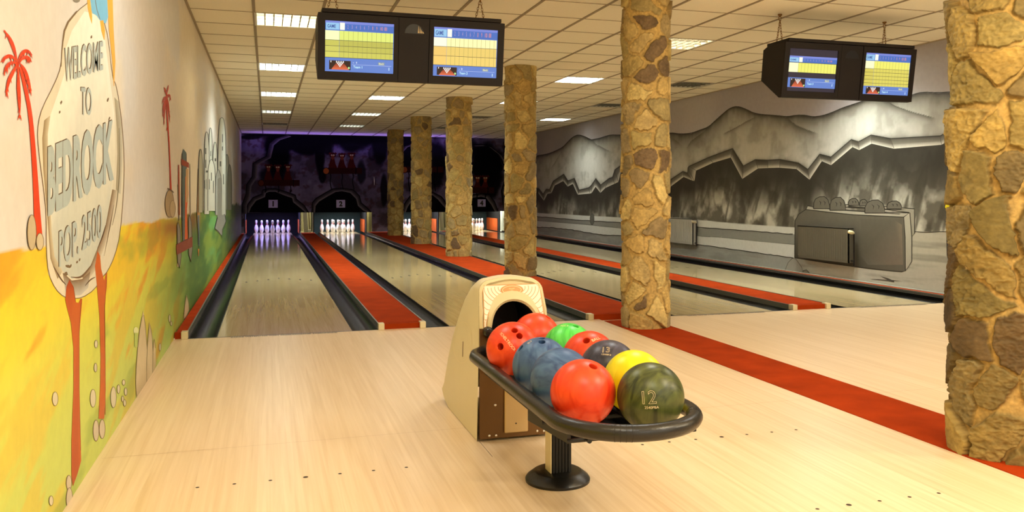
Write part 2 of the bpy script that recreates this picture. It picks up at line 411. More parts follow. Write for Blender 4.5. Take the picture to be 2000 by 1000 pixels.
struct(mb.build('ceiling', M['tile'], recalc=False))
mb = MB()
for x in GX[1:-1]: mb.box(x-.014, x+.014, YF, YB, CEIL-.006, CEIL+.001)
struct(mb.build('trim_1', M['grid']))
mb = MB()
for y in GY[1:-1]: mb.box(XL, XR, y-.006, y+.006, CEIL-.004, CEIL+.001)
for x in (XL, XR-.02): mb.box(x, x+.02, YF, YB, CEIL-.012, CEIL)
struct(mb.build('trim_2', M['gridfine']))

def louvre_mb(c, w, d):
    pass
HW, HD = .614-.03, .646-.03
def fixture_parts(t):
    mb = MB(); z0, z1 = -.002, .12
    a, b = HW/2, HD/2
    for (x0, x1, y0, y1) in ((-a, -a+.008, -b, b), (a-.008, a, -b, b), (-a, a, -b, -b+.008), (-a, a, b-.008, b)): mb.box(x0, x1, y0, y1, z0, z1)
    mb.box(-a, a, -b, b, z1, z1+.006)
    for (x0, x1, y0, y1) in ((-a-.014, -a, -b-.014, b+.014), (a, a+.014, -b-.014, b+.014), (-a, a, -b-.014, -b), (-a, a, b, b+.014)): mb.box(x0, x1, y0, y1, z0-.004, z0+.006)
    mb.build('housing', M['house'], t)
    mb = MB()
    for k in range(1, 7): x = -a+2*a*k/7; mb.prism([(x-.001, .052), (x+.001, .052), (x+.006, .002), (x-.006, .002)], -b+.008, b-.008, axis='y')
    for k in range(1, 4): y = -b+2*b*k/4; mb.prism([(y-.002, .052), (y+.002, .052), (y+.008, .002), (y-.008, .002)], -a+.008, a-.008, axis='x')
    mb.build('louvre', M['louvre'], t)
COLN = {0: 'in the row along the colourful wall', 3: 'in the row left of the pillars', 7: 'in the row just right of the pillars', 10: 'in the row along the grey wall'}
ROWN = {0: 'nearest', 5: 'second from the front', 10: 'third from the front', 15: 'fourth from the front', 20: 'farthest'}
# lamp power of each fixture; 0 = switched off
PW = 5.0
PWR = {(0, 0): 4.5, (0, 5): 16, (0, 10): 12, (0, 15): 1.5, (0, 20): 0, (3, 0): 0, (3, 5): 12, (3, 10): 7, (3, 15): 2, (3, 20): .8,
       (7, 0): 2, (7, 5): 22, (7, 10): 10, (7, 15): 0, (7, 20): 0, (10, 0): 22, (10, 5): 0, (10, 10): 0, (10, 15): 11, (10, 20): 0}
proto = None
for (xk, yk) in holes:
    x0, x1, y0, y1 = cell(xk, yk); loc = ((x0+x1)/2, (y0+y1)/2, CEIL)
    lab = ('lit' if PWR[(xk, yk)] else 'unlit')+' louvred ceiling light, '+ROWN[yk]+' '+COLN[xk]
    if proto is None:
        proto = thing('ceiling_light', loc, lab, 'ceiling light', 'louvred ceiling lights'); fixture_parts(proto)
    else:
        t = proto.copy(); COL.objects.link(t); t.location = loc; t['label'] = lab
        for c in proto.children: q = c.copy(); COL.objects.link(q); q.parent = t
    if PWR[(xk, yk)]: area((loc[0], loc[1], CEIL+.11), (.5, .5), PW*PWR[(xk, yk)], COOL if yk or xk == 10 else (1, .80, .48))

# ================================================================== left wall and its mural
def fl_(px, py, l): y, z = on_x(px, py, XL); return (XL+.0006+l, y, z)
def left_col(U, V):
    Y, Z = U, V; Yc = np.clip(Y, 2.35, 60); px, py = proj(XL, Yc, Z)
    c = np.zeros(Y.shape+(3,)); c[:] = (217, 215, 211)
    n = fbm(Y*.7, Z*1.6, s=3)
    c = mixc(c, (238, 222, 190), sstep(.45, .65, n)*.6)
    c = mixc(c, (214, 204, 190), sstep(.5, .7, fbm(Y*.5, Z*1.2, s=9))*.6)
    hz = np.interp(px, [-60, 0, 60, 90, 240, 300, 345, 400, 440, 475], [505, 492, 484, 478, 440, 432, 424, 412, 402, 398])
    hz = hz+(fbm(Y*3, 0, s=5)-.5)*12
    g = sstep(-2, 2.5, py-hz)
    L = np.zeros_like(c); L[:] = (236, 212, 50)
    L = mixc(L, (216, 218, 84), sstep(.85, .5, Z+.25*(n-.5)))
    L = mixc(L, (196, 210, 104), sstep(.7, .15, Z))
    s1 = fbm((Y+2*Z)*.9, (Z-.28*Y)*5.5, s=21, o=5)
    ore = sstep(.56, .72, s1)*sstep(14, 6, Y)
    L = mixc(L, (232, 136, 30), ore*.6)
    L = mixc(L, (238, 170, 40), sstep(.5, .62, fbm((Y+Z)*1.3, (Z-.3*Y)*7, s=33))*.3*sstep(9, 5, Y))
    gr = sstep(5.2, 9.5, Y)
    gcol = np.zeros_like(c); gcol[:] = (128, 160, 60)
    gcol = mixc(gcol, (66, 120, 50), sstep(.35, .65, fbm(Y*.8, Z*5, s=44)))
    gcol = mixc(gcol, (90, 170, 110), sstep(.55, .7, fbm(Y*.5, Z*4, s=45))*.6)
    gcol = mixc(gcol, (60, 80, 40), sstep(13, 22, Y)*.8)
    L = mixc(L, gcol, gr*sstep(.2, .6, fbm(Y*.6, Z*3, s=46)+gr*.5))
    L = mixc(L, (120, 150, 60), sstep(.56, .7, fbm(Y*1.2, Z*6, s=48))*.35)
    br = np.exp(-((px-335)/22)**2-((py-445)/16)**2)+np.exp(-((px-375)/14)**2-((py-430)/22)**2)
    L = mixc(L, (150, 80, 25), np.clip(br, 0, 1)*.7)
    c = mixc(c, (232, 224, 212), 0*g)
    cc = c*(1-g[..., None])+L*g[..., None]
    return cc
W = MB()
pxs = np.arange(-60, 473, 1.25); ys = np.array([on_x(p, 400, XL)[0] for p in pxs])
ys = np.concatenate([np.linspace(YF, ys[0], 12)[:-1], ys, [YB]])
grid_surface(W, ys, np.linspace(0, CEIL, 260), lambda U, V: (np.full_like(U, XL), U, V), left_col)
P = Paint(fl_); P.mb = W
OUT = (120, 96, 66)
sign = [(172, 5), (150, 22), (127, 50), (121, 90), (119, 130), (107, 162), (82, 210), (74, 240), (72.5, 270), (78, 320), (85, 370), (90, 420), (90, 490), (94, 535), (108, 565), (124, 580), (140, 583), (160, 582), (184, 566), (200, 541), (210, 530), (224, 500), (234, 460), (241, 380), (242.5, 310), (238, 240), (228, 170), (219, 150), (213, 90), (207, 55), (190, 5)]
P.poly(sign, (222, 216, 194))
face = [(165, 22), (140, 60), (128, 95), (127, 140), (112, 185), (98, 225), (93, 262), (93, 330), (98, 400), (100, 450), (106, 500), (122, 530), (140, 545), (160, 541), (176, 520), (192, 480), (206, 440), (219, 370), (225, 300), (223, 220), (214, 150), (205, 80), (192, 30)]
P.poly(face, [(242, 240, 226) if b < 300 else ((230, 226, 204) if b < 440 else (196, 202, 190)) for a, b in face])
P.ribbon([(98, 225), (93, 262), (93, 330), (98, 400), (100, 450), (106, 500), (122, 530)], [(86, 235), (82, 270), (84, 330), (90, 400), (94, 450), (98, 505), (112, 545)], (206, 196, 166), (150, 128, 90))
P.ribbon([(219, 370), (206, 440), (192, 480), (176, 520), (160, 541)], [(229, 372), (217, 440), (203, 484), (186, 528), (168, 552)], (128, 104, 72), (208, 198, 174))
P.ribbon([(223, 190), (227, 240), (229, 300), (226, 370)], [(233, 200), (238, 245), (239, 310), (235, 380)], (160, 150, 120), (198, 196, 178))
P.ribbon([(122, 532), (140, 548), (160, 545), (176, 530)], [(128, 572), (142, 578), (158, 576), (172, 562)], (130, 106, 76), (196, 196, 186))
P.stroke([(104, 520), (118, 545), (128, 556)], [1, 3.5, 1], (96, 74, 50), 2)
P.stroke([(138, 541), (155, 543), (165, 535), (180, 515)], [1, 4, 3.5, 1], (110, 86, 58), 2)
P.stroke([(166, 558), (176, 546), (186, 541)], [1, 3, 1], (96, 74, 50), 2)
P.stroke([(232, 250), (234, 330), (228, 400), (219, 440)], [1, 2, 2, 1], (128, 118, 92), 2)
P.stroke([(206, 440), (200, 462), (190, 486)], [1, 3, 1], (92, 70, 46), 1)
P.stroke([(222, 400), (213, 450), (203, 500)], [.5, 2, .5], (110, 92, 66), 1)
P.stroke(sign+[sign[0]], 1.5, OUT, 1)
P.stroke([(150, 22), (127, 50), (121, 90), (119, 130)], [3, 4, 2, 1.5], (122, 100, 66), 1)
for (x, y, a, b) in ((119, 200, 1.6, 4), (116, 219, 1.5, 3), (210, 195, 1.6, 5), (213, 232, 1.4, 4), (133, 520, 5, 3), (128, 535, 4, 4), (138, 519, 1.5, 3), (150, 512, 1.5, 3), (155, 507, 1.5, 3), (178, 72, 1.5, 3)):
    P.ell(x, y, a, b, (120, 100, 72), rot=.3, wob=.25, seed=int(x))
SHD, LET = (96, 78, 52), (176, 190, 188)
def engraved(s, q, bold=.01):
    (a, b, c), (d, e, f_) = q
    P.text(s, ((a-1.6, b-1.5, c-1.5), (d-1.6, e-1.5, f_-1.5)), SHD, bold)
    P.text(s, q, LET, bold)
engraved('WELCOME', ((126, 94, 162), (201, 80, 137)), .02)
engraved('TO', ((158, 170, 226), (179, 172, 225)))
engraved('BEDROCK', ((93, 286, 425), (222, 232, 352)), .045)
engraved('POP. 2500', ((115, 452, 524), (199, 398, 463)), .02)
# generic blue bird with yellow tail feathers over the rock
P.poly([(172, -12), (212, -12), (212, 30), (206, 46), (196, 42), (188, 30), (180, 26), (174, 10)], (120, 190, 228))
P.stroke([(184, -8), (189, 20), (195, 38)], 1.2, (110, 100, 90))
P.stroke([(172, -10), (174, 14), (177, 32), (179, 46)], [5, 7, 5, .5], (236, 178, 70))
P.stroke([(198, 40), (201, 60), (203, 78)], [7, 7, 1], (236, 178, 70))
P.stroke([(214, -10), (217, 60), (222, 120), (222, 168)], [11, 9, 6, 1], (240, 178, 72))
P.ell(149, 0, 7, 5, (140, 134, 120))
# orange wooden stilts of the sign
ORG, ORD = (198, 98, 34), (150, 66, 22)
P.poly([(135, 546), (143, 560), (147, 590), (153, 592), (157, 583), (160, 584), (157, 620), (154, 660), (154, 760), (157, 860), (158, 900), (151, 925), (142, 950), (139, 930), (139, 860), (143, 760), (143, 680), (138, 630), (130, 600), (127, 585), (129, 560)], [(178, 74, 24) if b < 590 or b > 900 else ORG for a, b in [(135, 546), (143, 560), (147, 590), (153, 592), (157, 583), (160, 584), (157, 620), (154, 660), (154, 760), (157, 860), (158, 900), (151, 925), (142, 950), (139, 930), (139, 860), (143, 760), (143, 680), (138, 630), (130, 600), (127, 585), (129, 560)]])
P.poly([(190, 490), (195, 500), (197, 525), (203, 548), (206, 535), (209, 532), (208, 560), (203, 600), (204, 680), (206, 760), (203, 818), (192, 818), (195, 760), (196, 700), (194, 620), (189, 560), (185, 520)], ORG)
P.stroke([(130, 560), (135, 547), (143, 562), (147, 590)], 1.2, ORD); P.stroke([(158, 590), (154, 640), (154, 760), (157, 880)], 1.2, ORD)
P.stroke([(208, 540), (204, 600), (205, 700), (205, 810)], 1, ORD)
for (x, y, a, b) in ((134, 943, 4.5, 14), (135, 975, 5.5, 22), (187, 841, 5, 20), (199, 838, 5, 18)): P.ell(x, y, a, b, (204, 192, 168), OUT, 1.2)
# pebbles painted on the grass
for (x, y, a, b) in ((107, 779, 5, 13), (187, 672, 2.6, 7), (186, 718, 2.4, 8), (181, 778, 5, 17), (221, 776, 5, 20), (231, 760, 2.4, 8), (241, 747, 2.4, 5), (245, 765, 2.2, 7), (239, 779, 1.8, 5), (243, 787, 2.2, 6), (99, 978, 3.5, 9),
                     (363, 598, 1.5, 4), (312, 678, 1.4, 7), (331, 622, 1.5, 7), (334, 632, 1.2, 4)): P.ell(x, y, a, b, (214, 206, 176), (110, 100, 60), 1)
for (pts) in ([(266, 775), (264, 740), (270, 655), (279, 607), (284, 640), (288, 700), (287, 745)], [(286, 750), (286, 690), (291, 628), (296, 650), (299, 700), (298, 735)], [(297, 736), (298, 690), (300, 657), (303, 680), (304, 712)], [(358, 622), (361, 590), (364, 575), (368, 590), (369, 606), (362, 622)], [(345, 0+521), (349, 490), (354, 500), (352, 521)]):
    P.poly(pts, [(214, 198, 160) if i % 2 else (190, 172, 132) for i in range(len(pts))]); P.stroke(pts[:-1], 1, (120, 110, 64), 1)
P.ell(265, 646, 5, 7, (226, 230, 170)); P.poly([(262, 650), (268, 650), (268, 678), (262, 678)], (186, 206, 110))
# red palms
RED, RED2 = (216, 66, 24), (188, 52, 20)
P.stroke([(38, 130), (48, 170), (58, 220), (64, 290), (68, 350), (71, 410), (74, 470)], [5, 7, 8, 9, 10, 12, 17], RED, 2)
def frond(pts, w=7, k=6, seed=1, C=RED):
    P.stroke(pts, [1]+[w]*(len(pts)-2)+[.5], C, 2); rnd = random.Random(seed)
    for i in range(1, len(pts)):
        for j in range(3):
            t = rnd.random(); x = pts[i-1][0]*(1-t)+pts[i][0]*t; y = pts[i-1][1]*(1-t)+pts[i][1]*t
            P.stroke([(x, y), (x+rnd.uniform(-5, 5)*w/7, y+rnd.uniform(6, 14)*w/7)], [w*.5, .4], C if rnd.random() > .3 else RED2)
for i, q in enumerate(([(33, 122), (26, 95), (18, 75), (6, 58)], [(33, 120), (20, 108), (8, 112), (0, 122)], [(33, 120), (42, 102), (52, 98), (62, 108)], [(33, 122), (24, 140), (14, 160), (10, 190)], [(34, 124), (34, 160), (36, 195), (37, 228)],
                       [(36, 122), (46, 135), (54, 160), (60, 188)], [(33, 122), (18, 122), (10, 132), (6, 142)], [(34, 121), (44, 112), (54, 112), (60, 122)])): frond(q, 7, seed=i)
P.ell(60, 454, 8, 34, (196, 180, 146), OUT, 1.2); P.ell(76, 472, 6.5, 16, (206, 192, 160), OUT, 1.2)
P.stroke([(324, 195), (327, 240), (330, 290), (332, 345), (333, 372)], [3, 2.2, 2.4, 2.6, 3.4], RED2, 1)
for i, q in enumerate(([(324, 185), (322, 175), (319, 170)], [(324, 186), (327, 174), (328, 166)], [(324, 188), (320, 190), (316, 200)], [(324, 188), (321, 210), (319, 244)], [(325, 188), (328, 205), (331, 240)], [(324, 188), (318, 205), (317, 228)], [(325, 188), (325, 215), (326, 250)], [(325, 187), (330, 184), (332, 192)])): frond(q, 3.4, seed=20+i, C=(186, 56, 24))
P.ell(330, 398, 8, 26, (170, 148, 112), OUT, 1); P.ell(336, 408, 5, 16, (186, 166, 130), OUT, 1); P.stroke([(326, 368), (334, 372), (338, 376)], 2, (90, 70, 44))
# stacked log contraption
P.poly([(355, 300), (357, 291), (363, 298), (364, 470), (356, 470)], (86, 104, 104)); P.stroke([(355, 300), (354, 400), (356, 470)], 1.6, (52, 44, 34)); P.stroke([(363, 300), (364, 470)], 1.2, (60, 50, 40))
P.poly([(361, 345), (366, 345), (367, 380), (364, 410), (366, 468), (360, 468)], (212, 96, 34)); P.poly([(362, 330), (367, 330), (366, 395), (362, 395)], (196, 160, 110))
P.poly([(353, 310), (368, 318), (368, 328), (353, 322)], (140, 56, 30))
P.stroke([(370, 320), (371, 430)], 1, (120, 110, 96)); P.stroke([(348, 322), (349, 420)], [2, 3.5], (170, 66, 36)); P.stroke([(347, 360), (349, 430)], 1.6, (120, 100, 70))
for (a, b) in ((350, 0), (372, -14)): P.poly([(a-5, 440+b), (a-3, 434+b), (a+1, 448+b), (a+3, 500+b), (a, 524+b*.9), (a-4, 512+b)], (140, 136, 122)); P.stroke([(a-5, 440+b), (a-3, 434+b), (a+1, 448+b), (a+3, 500+b), (a, 524+b*.9), (a-4, 512+b), (a-5, 440+b)], 1.1, (50, 44, 36))
P.poly([(343, 478), (375, 462), (375, 482), (344, 498)], (140, 62, 32)); P.stroke([(343, 478), (375, 462)], 1, (80, 34, 20))
P.poly([(384, 420), (386, 330), (391, 300), (392, 360), (390, 420), (388, 470)], (190, 140, 76)); P.stroke([(387, 420), (388, 480)], 3, (90, 120, 130)); P.stroke([(386, 330), (384, 420), (388, 478)], 1, (60, 50, 40))
P.stroke([(387, 486), (387, 500)], [3, 1], (206, 140, 50))
# stone town
def tower(x0, x1, top, bot, col=(198, 200, 186), wins=()):
    pts = [(x0, bot), (x0, top+(bot-top)*.25), ((x0*.8+x1*.2), top+6), ((x0+x1)/2, top), (x0*.2+x1*.8, top+8), (x1, top+(bot-top)*.25), (x1, bot)]
    P.poly(pts, col); P.stroke(pts, 1.3, (66, 70, 62), 1)
    for (a, b, wd, h) in wins: P.poly([(a-wd/2, b-h/2), (a+wd/2, b-h/2), (a+wd/2, b+h/2), (a-wd/2, b+h/2)], (70, 76, 68))
tower(439, 447, 300, 410, (150, 156, 140)); tower(444, 452, 320, 410, (130, 134, 116)); tower(425, 441, 228, 420, (204, 208, 196), ((434, 270, 1.6, 16), (436, 350, 1.6, 20), (434, 290, 2, 8), (430, 320, 3, 10)))
tower(407, 414, 248, 410, (196, 200, 188), ((411, 300, 1.5, 10),)); tower(398, 408, 256, 418, (206, 208, 196), ((401, 295, 2.2, 12), (401, 320, 2, 16), (403, 335, 4, 4), (399, 360, 1.2, 16), (402, 360, 1.2, 20)))
tower(415, 424, 276, 410, (200, 204, 192), ((420, 312, 3, 6), (419, 350, 1.5, 20))); tower(405, 420, 310, 412, (200, 202, 188), ((412, 345, 1.5, 16), (408, 360, 1.5, 20), (416, 365, 1.5, 24)))
tower(387, 395, 290, 415, (186, 184, 160)); tower(420, 432, 330, 420, (176, 182, 176), ((425, 365, 2, 14), (428, 380, 2, 20)))
P.poly([(424, 350), (431, 345), (433, 420), (438, 418), (441, 432), (434, 448), (433, 460), (424, 452), (419, 446), (424, 425)], (150, 154, 146)); P.stroke([(424, 425), (419, 446), (426, 452), (433, 462), (434, 448), (441, 432), (438, 418)], 1.4, (56, 58, 52))
struct(W.build('wall_left', M['paint'], colors=True))

# ================================================================== right wall and its grey landscape
def fr_(px, py, l): y, z = on_x(px, py, XR); return (XR-.0006-l, y, z)
SKY = [(1050.8, 303.7), (1068.8, 301), (1083.2, 295.6), (1099.4, 287.5), (1108.4, 277.6), (1117.4, 268.6), (1126.4, 263.7), (1133.6, 263.7), (1144.4, 267.7), (1155.2, 273), (1169.6, 270.4), (1182.2, 266.4), (1193, 263.2), (1209, 263.7), (1260, 262), (1311, 259.2), (1328.6, 261.8), (1350.6, 260.3), (1368, 253.7), (1383.6, 248.2), (1396.8, 236), (1410, 224), (1423, 213), (1434, 208.2), (1445, 208.6), (1458.4, 214), (1471.6, 220.7), (1487, 223.6), (1520, 226), (1537.4, 228), (1555, 225), (1572.6, 225), (1588, 228.4), (1605.6, 226.2), (1625.4, 219.6), (1645, 210.8), (1671.6, 202), (1693.6, 194.3), (1711, 193.6), (1733, 198), (1781.6, 185.5), (1794.8, 181), (1808, 180), (1830, 181), (1869.6, 179), (1960, 172)]
LT = [(1051.7, 367.6), (1060.7, 379.3), (1067, 369.4), (1073.3, 370.3), (1080.5, 354), (1101.2, 340.2), (1109.3, 353.2), (1121.9, 348.2), (1130.9, 371.2), (1149.8, 366.7), (1155, 362), (1163.8, 348.7), (1173.2, 361.3), (1189.4, 348.7), (1196.6, 346), (1201, 331.6), (1212, 323.5), (1260, 345), (1310, 350.5), (1334, 334.7), (1342.9, 338), (1343.6, 328), (1346, 324.8), (1383.6, 307.6), (1430.9, 290), (1451.8, 324.1), (1474.9, 312), (1500, 313), (1523, 311.5), (1559.4, 318.2), (1578, 330.7), (1601.2, 301), (1623.2, 306.5), (1662.8, 272.4), (1677, 276.8), (1701.3, 263.6), (1739.8, 270.6), (1836.6, 265.4), (1871.8, 245), (1960, 215)]
LB = [(1051.7, 376.6), (1062.5, 391.9), (1068.8, 378.4), (1076.9, 376.6), (1083, 362), (1100.3, 353), (1109, 364), (1119.2, 358.6), (1128.6, 379.8), (1152, 377.5), (1155.2, 376.6), (1163.3, 364), (1172.8, 376.2), (1182.2, 366.7), (1200, 358.5), (1207.4, 355), (1212.8, 335), (1260, 358), (1310, 363.7), (1335.2, 345), (1352, 352), (1356.1, 353.4), (1359, 332.9), (1392.4, 317.5), (1427.6, 307.2), (1450, 349), (1480.4, 328.5), (1500, 327.6), (1523, 327), (1556, 329.6), (1581, 350.5), (1605, 314.2), (1623.2, 322), (1665, 286.7), (1678.2, 292.6), (1702.4, 280), (1746.4, 290), (1838.8, 282.3), (1871.8, 263.6), (1960, 235)]
CB = [(1040, 415), (1051.7, 416), (1213.7, 425), (1307, 423.6), (1427, 435.6), (1552, 444), (1700, 452), (1786, 452.6), (1870, 452.8), (1960, 456)]
G1 = [(1040, 422.5), (1051.7, 423.2), (1112, 428.6), (1214.6, 435.4), (1307, 436), (1360, 444), (1468, 451.2), (1552, 457.9), (1570, 459)]
G2 = [(1040, 430.5), (1051.7, 431.3), (1130, 437.2), (1212.8, 445.7), (1307, 448.8), (1372, 462), (1408, 463.2), (1472.8, 470.4), (1552, 477.6), (1570, 479)]
G3 = [(1040, 443), (1051.7, 443.9), (1081.4, 445), (1121, 449.8), (1173, 458.3), (1212.8, 460.6), (1307, 466.8), (1360, 477.6), (1424.8, 486), (1499, 496.8), (1552, 504), (1570, 506)]
ip = lambda C, x: np.interp(x, [p[0] for p in C], [p[1] for p in C])
def right_col(U, V):
    Y, Z = U, V; Yc = np.clip(Y, 6.4, 60); px, py = proj(XR, Yc, Z); m = (XR*sa+Yc*ca)/CF       # metres per traced unit
    sk, lt, lb, cb = ip(SKY, px), ip(LT, px), ip(LB, px), ip(CB, px)
    c = np.zeros(Y.shape+(3,)); c[:] = (176, 170, 172)
    c = mixc(c, (160, 154, 160), sstep(.4, .7, fbm(Y*.35, Z, s=2)))
    # mountains
    dz = (py-sk)*m
    mo = np.zeros_like(c); n1 = fbm(Y*3.5, Z*5, s=12); n2 = fbm(Y*9, Z*3.0, s=13)
    mo[:] = (186, 184, 176)
    mo = mixc(mo, (140, 136, 126), sstep(.45, .75, n1)*.55); mo = mixc(mo, (206, 205, 198), sstep(.5, .7, n2)*.4)
    wid = .10+.22*vn(Y*.8, 0, s=7)
    mo = mixc(mo, (58, 54, 46), np.exp(-np.clip(dz, 0, 9)/wid*1.3)*(.55+.7*(n2-.2)).clip(0, 1))
    mo = mixc(mo, (34, 30, 26), np.exp(-np.clip(dz, 0, 9)/.022))
    def ridge(pts, wd, st, side=1):
        nonlocal mo
        X = [p[0] for p in pts]; yy = np.interp(px, X, [p[1] for p in pts]); d = (py-yy)*m*side
        ins = sstep(X[0]-2, X[0]+8, px)*sstep(X[-1]+2, X[-1]-18, px)*(d > -.004)
        mo = mixc(mo, (62, 58, 50), np.exp(-np.clip(d, 0, 9)/wd)*ins*st)
    ridge([(1155, 273), (1166, 283), (1180, 290), (1196, 298)], .05, .7); ridge([(1733, 198), (1748, 207), (1775, 217), (1800, 224), (1830, 232)], .05, .75)
    ridge([(1412, 262), (1436, 250), (1460, 236), (1482, 226)], .03, .6); ridge([(1535, 228), (1555, 245), (1580, 255), (1600, 262)], .07, .8)
    ridge([(1075, 330), (1085, 315), (1096, 296), (1100, 288)], .05, .5); ridge([(1166, 300), (1163, 308), (1160, 318)], .02, .4)
    ridge([(1340, 290), (1350, 275), (1366, 264), (1384, 250)], .08, .6); ridge([(1311, 268), (1325, 278), (1335, 288)], .05, .5)
    mo = mixc(mo, (60, 58, 52), np.exp(-np.clip((lt-py)*m, 0, 9)/.02)*.5)
    c = c*(1-sstep(-.003, .003, dz)[..., None])+mo*sstep(-.003, .003, dz)[..., None]
    # ledge and cliff
    d2 = (py-lb)*m
    cl = np.zeros_like(c); e1 = fbm(Y*4.5, Z*4.5, s=31, o=5); e2 = fbm(Y*6+Z*2, Z*1.6, s=32, o=4)
    cl[:] = (150, 147, 136)
    cl = mixc(cl, (200, 198, 186), sstep(.5, .68, e1)*.8); cl = mixc(cl, (80, 76, 66), sstep(.50, .36, e1)*.75)
    cl = mixc(cl, (60, 57, 48), sstep(.55, .72, e2)*.7)
    far = sstep(.75, .12, d2+.25*(e2-.5)); cl = mixc(cl, (44, 41, 34), far*.93)
    cr_ = np.abs(((Y*1.25+.35*np.sin(Z*4+Y*3)+Z*.25*np.sin(Y*2)) % 1)-.5); cl = mixc(cl, (48, 45, 38), np.exp(-cr_/.022)*.55*sstep(1.3, .4, d2))
    g = sstep(-.004, .004, (py-lt)*m)[..., None]; c = c*(1-g)+cl*g
    # ground
    gr = np.zeros_like(c); gr[:] = (150, 152, 146); gr = mixc(gr, (176, 172, 158), sstep(1540, 1600, px))
    gn = fbm(Y*1.2, Z*14, s=61); gr = mixc(gr, (126, 124, 112), sstep(.5, .75, gn)*.6); gr = mixc(gr, (120, 122, 116), sstep(1570, 1400, px)*sstep(.35, .6, fbm(Y*2, Z*9, s=63))*.5)
    lft = px < 1562
    b1, b2, b3 = ip(G1, px), ip(G2, px), ip(G3, px)
    Wt = np.array((206, 208, 204.)); Gy = np.array((136, 137, 132.))
    bl = np.where((py < b1)[..., None], Wt, np.where((py < b2)[..., None], Gy, np.where((py < b3)[..., None], Wt, gr)))
    gr = np.where(lft[..., None], bl, gr)
    g = sstep(-.004, .004, (py-cb)*m)[..., None]; c = c*(1-g)+gr*g
    return c
W = MB()
pxs = np.arange(1900, 1039, -1.4); ys = np.array([on_x(p, 400, XR)[0] for p in pxs])
ys = np.concatenate([np.linspace(YF, ys[0], 12)[:-1], ys, [YB]])
grid_surface(W, ys, np.linspace(0, CEIL, 260), lambda U, V: (np.full_like(U, XR), U, V), right_col)
W.f = [q[::-1] for q in W.f]
P = Paint(fr_); P.mb = W
BK = (30, 28, 24)
P.stroke(SKY[:10], 1.2, BK, 1); P.stroke(SKY[9:], 1.5, BK, 1)
P.stroke([(1155, 273.5), (1166, 283), (1180, 290), (1196, 298)], [1.2, 1, .3], (60, 60, 56), 1) if False else None
P.stroke([(1733, 198.7), (1748, 207.5), (1775, 217.4)], [1.5, 1, .2], (60, 58, 50))
# ledge: dark upper part, pale lower lip
LM = [((a[0]+b[0])/2, a[1]*.45+b[1]*.55) for a, b in zip(LT, LB)]
for i in range(len(LT)-1):
    sh = 22 if (LT[i+1][1]-LT[i][1]) > 0 else 0
    P.ribbon(LT[i:i+2], LM[i:i+2], (64-sh, 61-sh, 54-sh), (112-sh, 108-sh, 98-sh)); P.k -= 1
    P.ribbon(LM[i:i+2], LB[i:i+2], (112-sh, 108-sh, 98-sh), (204-sh, 200-sh, 188-sh)); P.k -= 1
P.k += 2
P.stroke(LT, 1.4, BK); P.stroke(LB, .9, (196, 194, 182))
for a, b in zip(LT, LB):
    if 1055 < a[0] < 1870 and abs(a[0]-b[0]) < 14: P.stroke([a, b], .8, (70, 66, 58))
for C in (G1, G3):
    Q = [p for p in C if p[0] <= 1553]; rnd = random.Random(5); q2 = []
    for i in range(len(Q)-1):
        for t in np.arange(0, 1, .12): q2.append((Q[i][0]*(1-t)+Q[i+1][0]*t, Q[i][1]*(1-t)+Q[i+1][1]*t+rnd.uniform(-.6, .6)))
    P.stroke(q2, 1.5, BK)
P.stroke([(p[0], p[1]) for p in G2 if p[0] <= 1553], .8, (90, 90, 86))
P.stroke([(1786, 452.4), (1810, 454), (1835, 452.5), (1850, 452.8)], 1.3, BK)
P.ell(1156.5, 428, 3.6, 10.5, (96, 98, 92), (50, 52, 48), .8)
T = lambda pts: [(1520+x/4.347, 370+y/4.347) for x, y in pts]
DK = (84, 80, 70); MID = (168, 164, 150)
P.outl(T([(570, 130), (640, 125), (1155, 165), (1160, 370), (1135, 400), (1110, 195), (900, 170), (570, 150)]), (150, 146, 132), BK)
P.poly(T([(585, 150), (600, 138), (930, 165), (1090, 172), (1040, 176), (600, 158)]), (52, 50, 44))
fr = T([(140, 580), (143, 265), (175, 210), (235, 170), (420, 192), (640, 215), (840, 225), (1065, 235), (1078, 400), (1080, 690), (1050, 700), (840, 680), (680, 660), (420, 625)])
P.outl(T([(235, 170), (250, 140), (310, 148), (600, 180), (1115, 200), (1065, 235), (640, 215), (420, 192)]), MID, BK)
P.outl(T([(1065, 235), (1118, 198), (1135, 400), (1135, 610), (1080, 692), (1078, 400)]), MID, BK)
P.poly(fr, [(70, 66, 56) if i in (0, 12, 13) else (94, 90, 80) for i in range(len(fr))]); P.stroke(fr+[fr[0]], 1.5, BK)
P.poly(T([(700, 250), (980, 255), (1050, 300), (1060, 640), (760, 640), (700, 560)]), [(90, 86, 76), (92, 88, 78), (122, 110, 96), (116, 104, 92), (92, 88, 78), (80, 76, 66)])
P.poly(T([(280, 155), (310, 150), (1040, 206), (1030, 212), (600, 184)]), (60, 57, 50))
for i, (x, y, rx, ry) in enumerate(((368, 112, 68, 52), (505, 122, 66, 56), (640, 106, 44, 30), (724, 112, 34, 28), (820, 145, 84, 56), (985, 132, 62, 34))):
    pts = [(x-rx, y+ry), (x-rx*.98, y+ry*.1), (x-rx*.75, y-ry*.6), (x-rx*.25, y-ry*.95), (x+rx*.35, y-ry), (x+rx*.8, y-ry*.5), (x+rx, y+ry*.3), (x+rx*1.02, y+ry)]
    P.outl(T(pts), (98, 94, 84), BK, 1.5)
    for a in (-.3, .25): P.stroke(T([(x+rx*a, y-ry*.3), (x+rx*(a+.2), y-ry*.05), (x+rx*(a+.15), y+ry*.4)]), [.5, 1.6, .5], BK)
P.outl(T([(55, 695), (85, 620), (120, 585), (150, 590), (200, 660), (212, 720)]), (150, 148, 138), (96, 92, 84), 1.2)
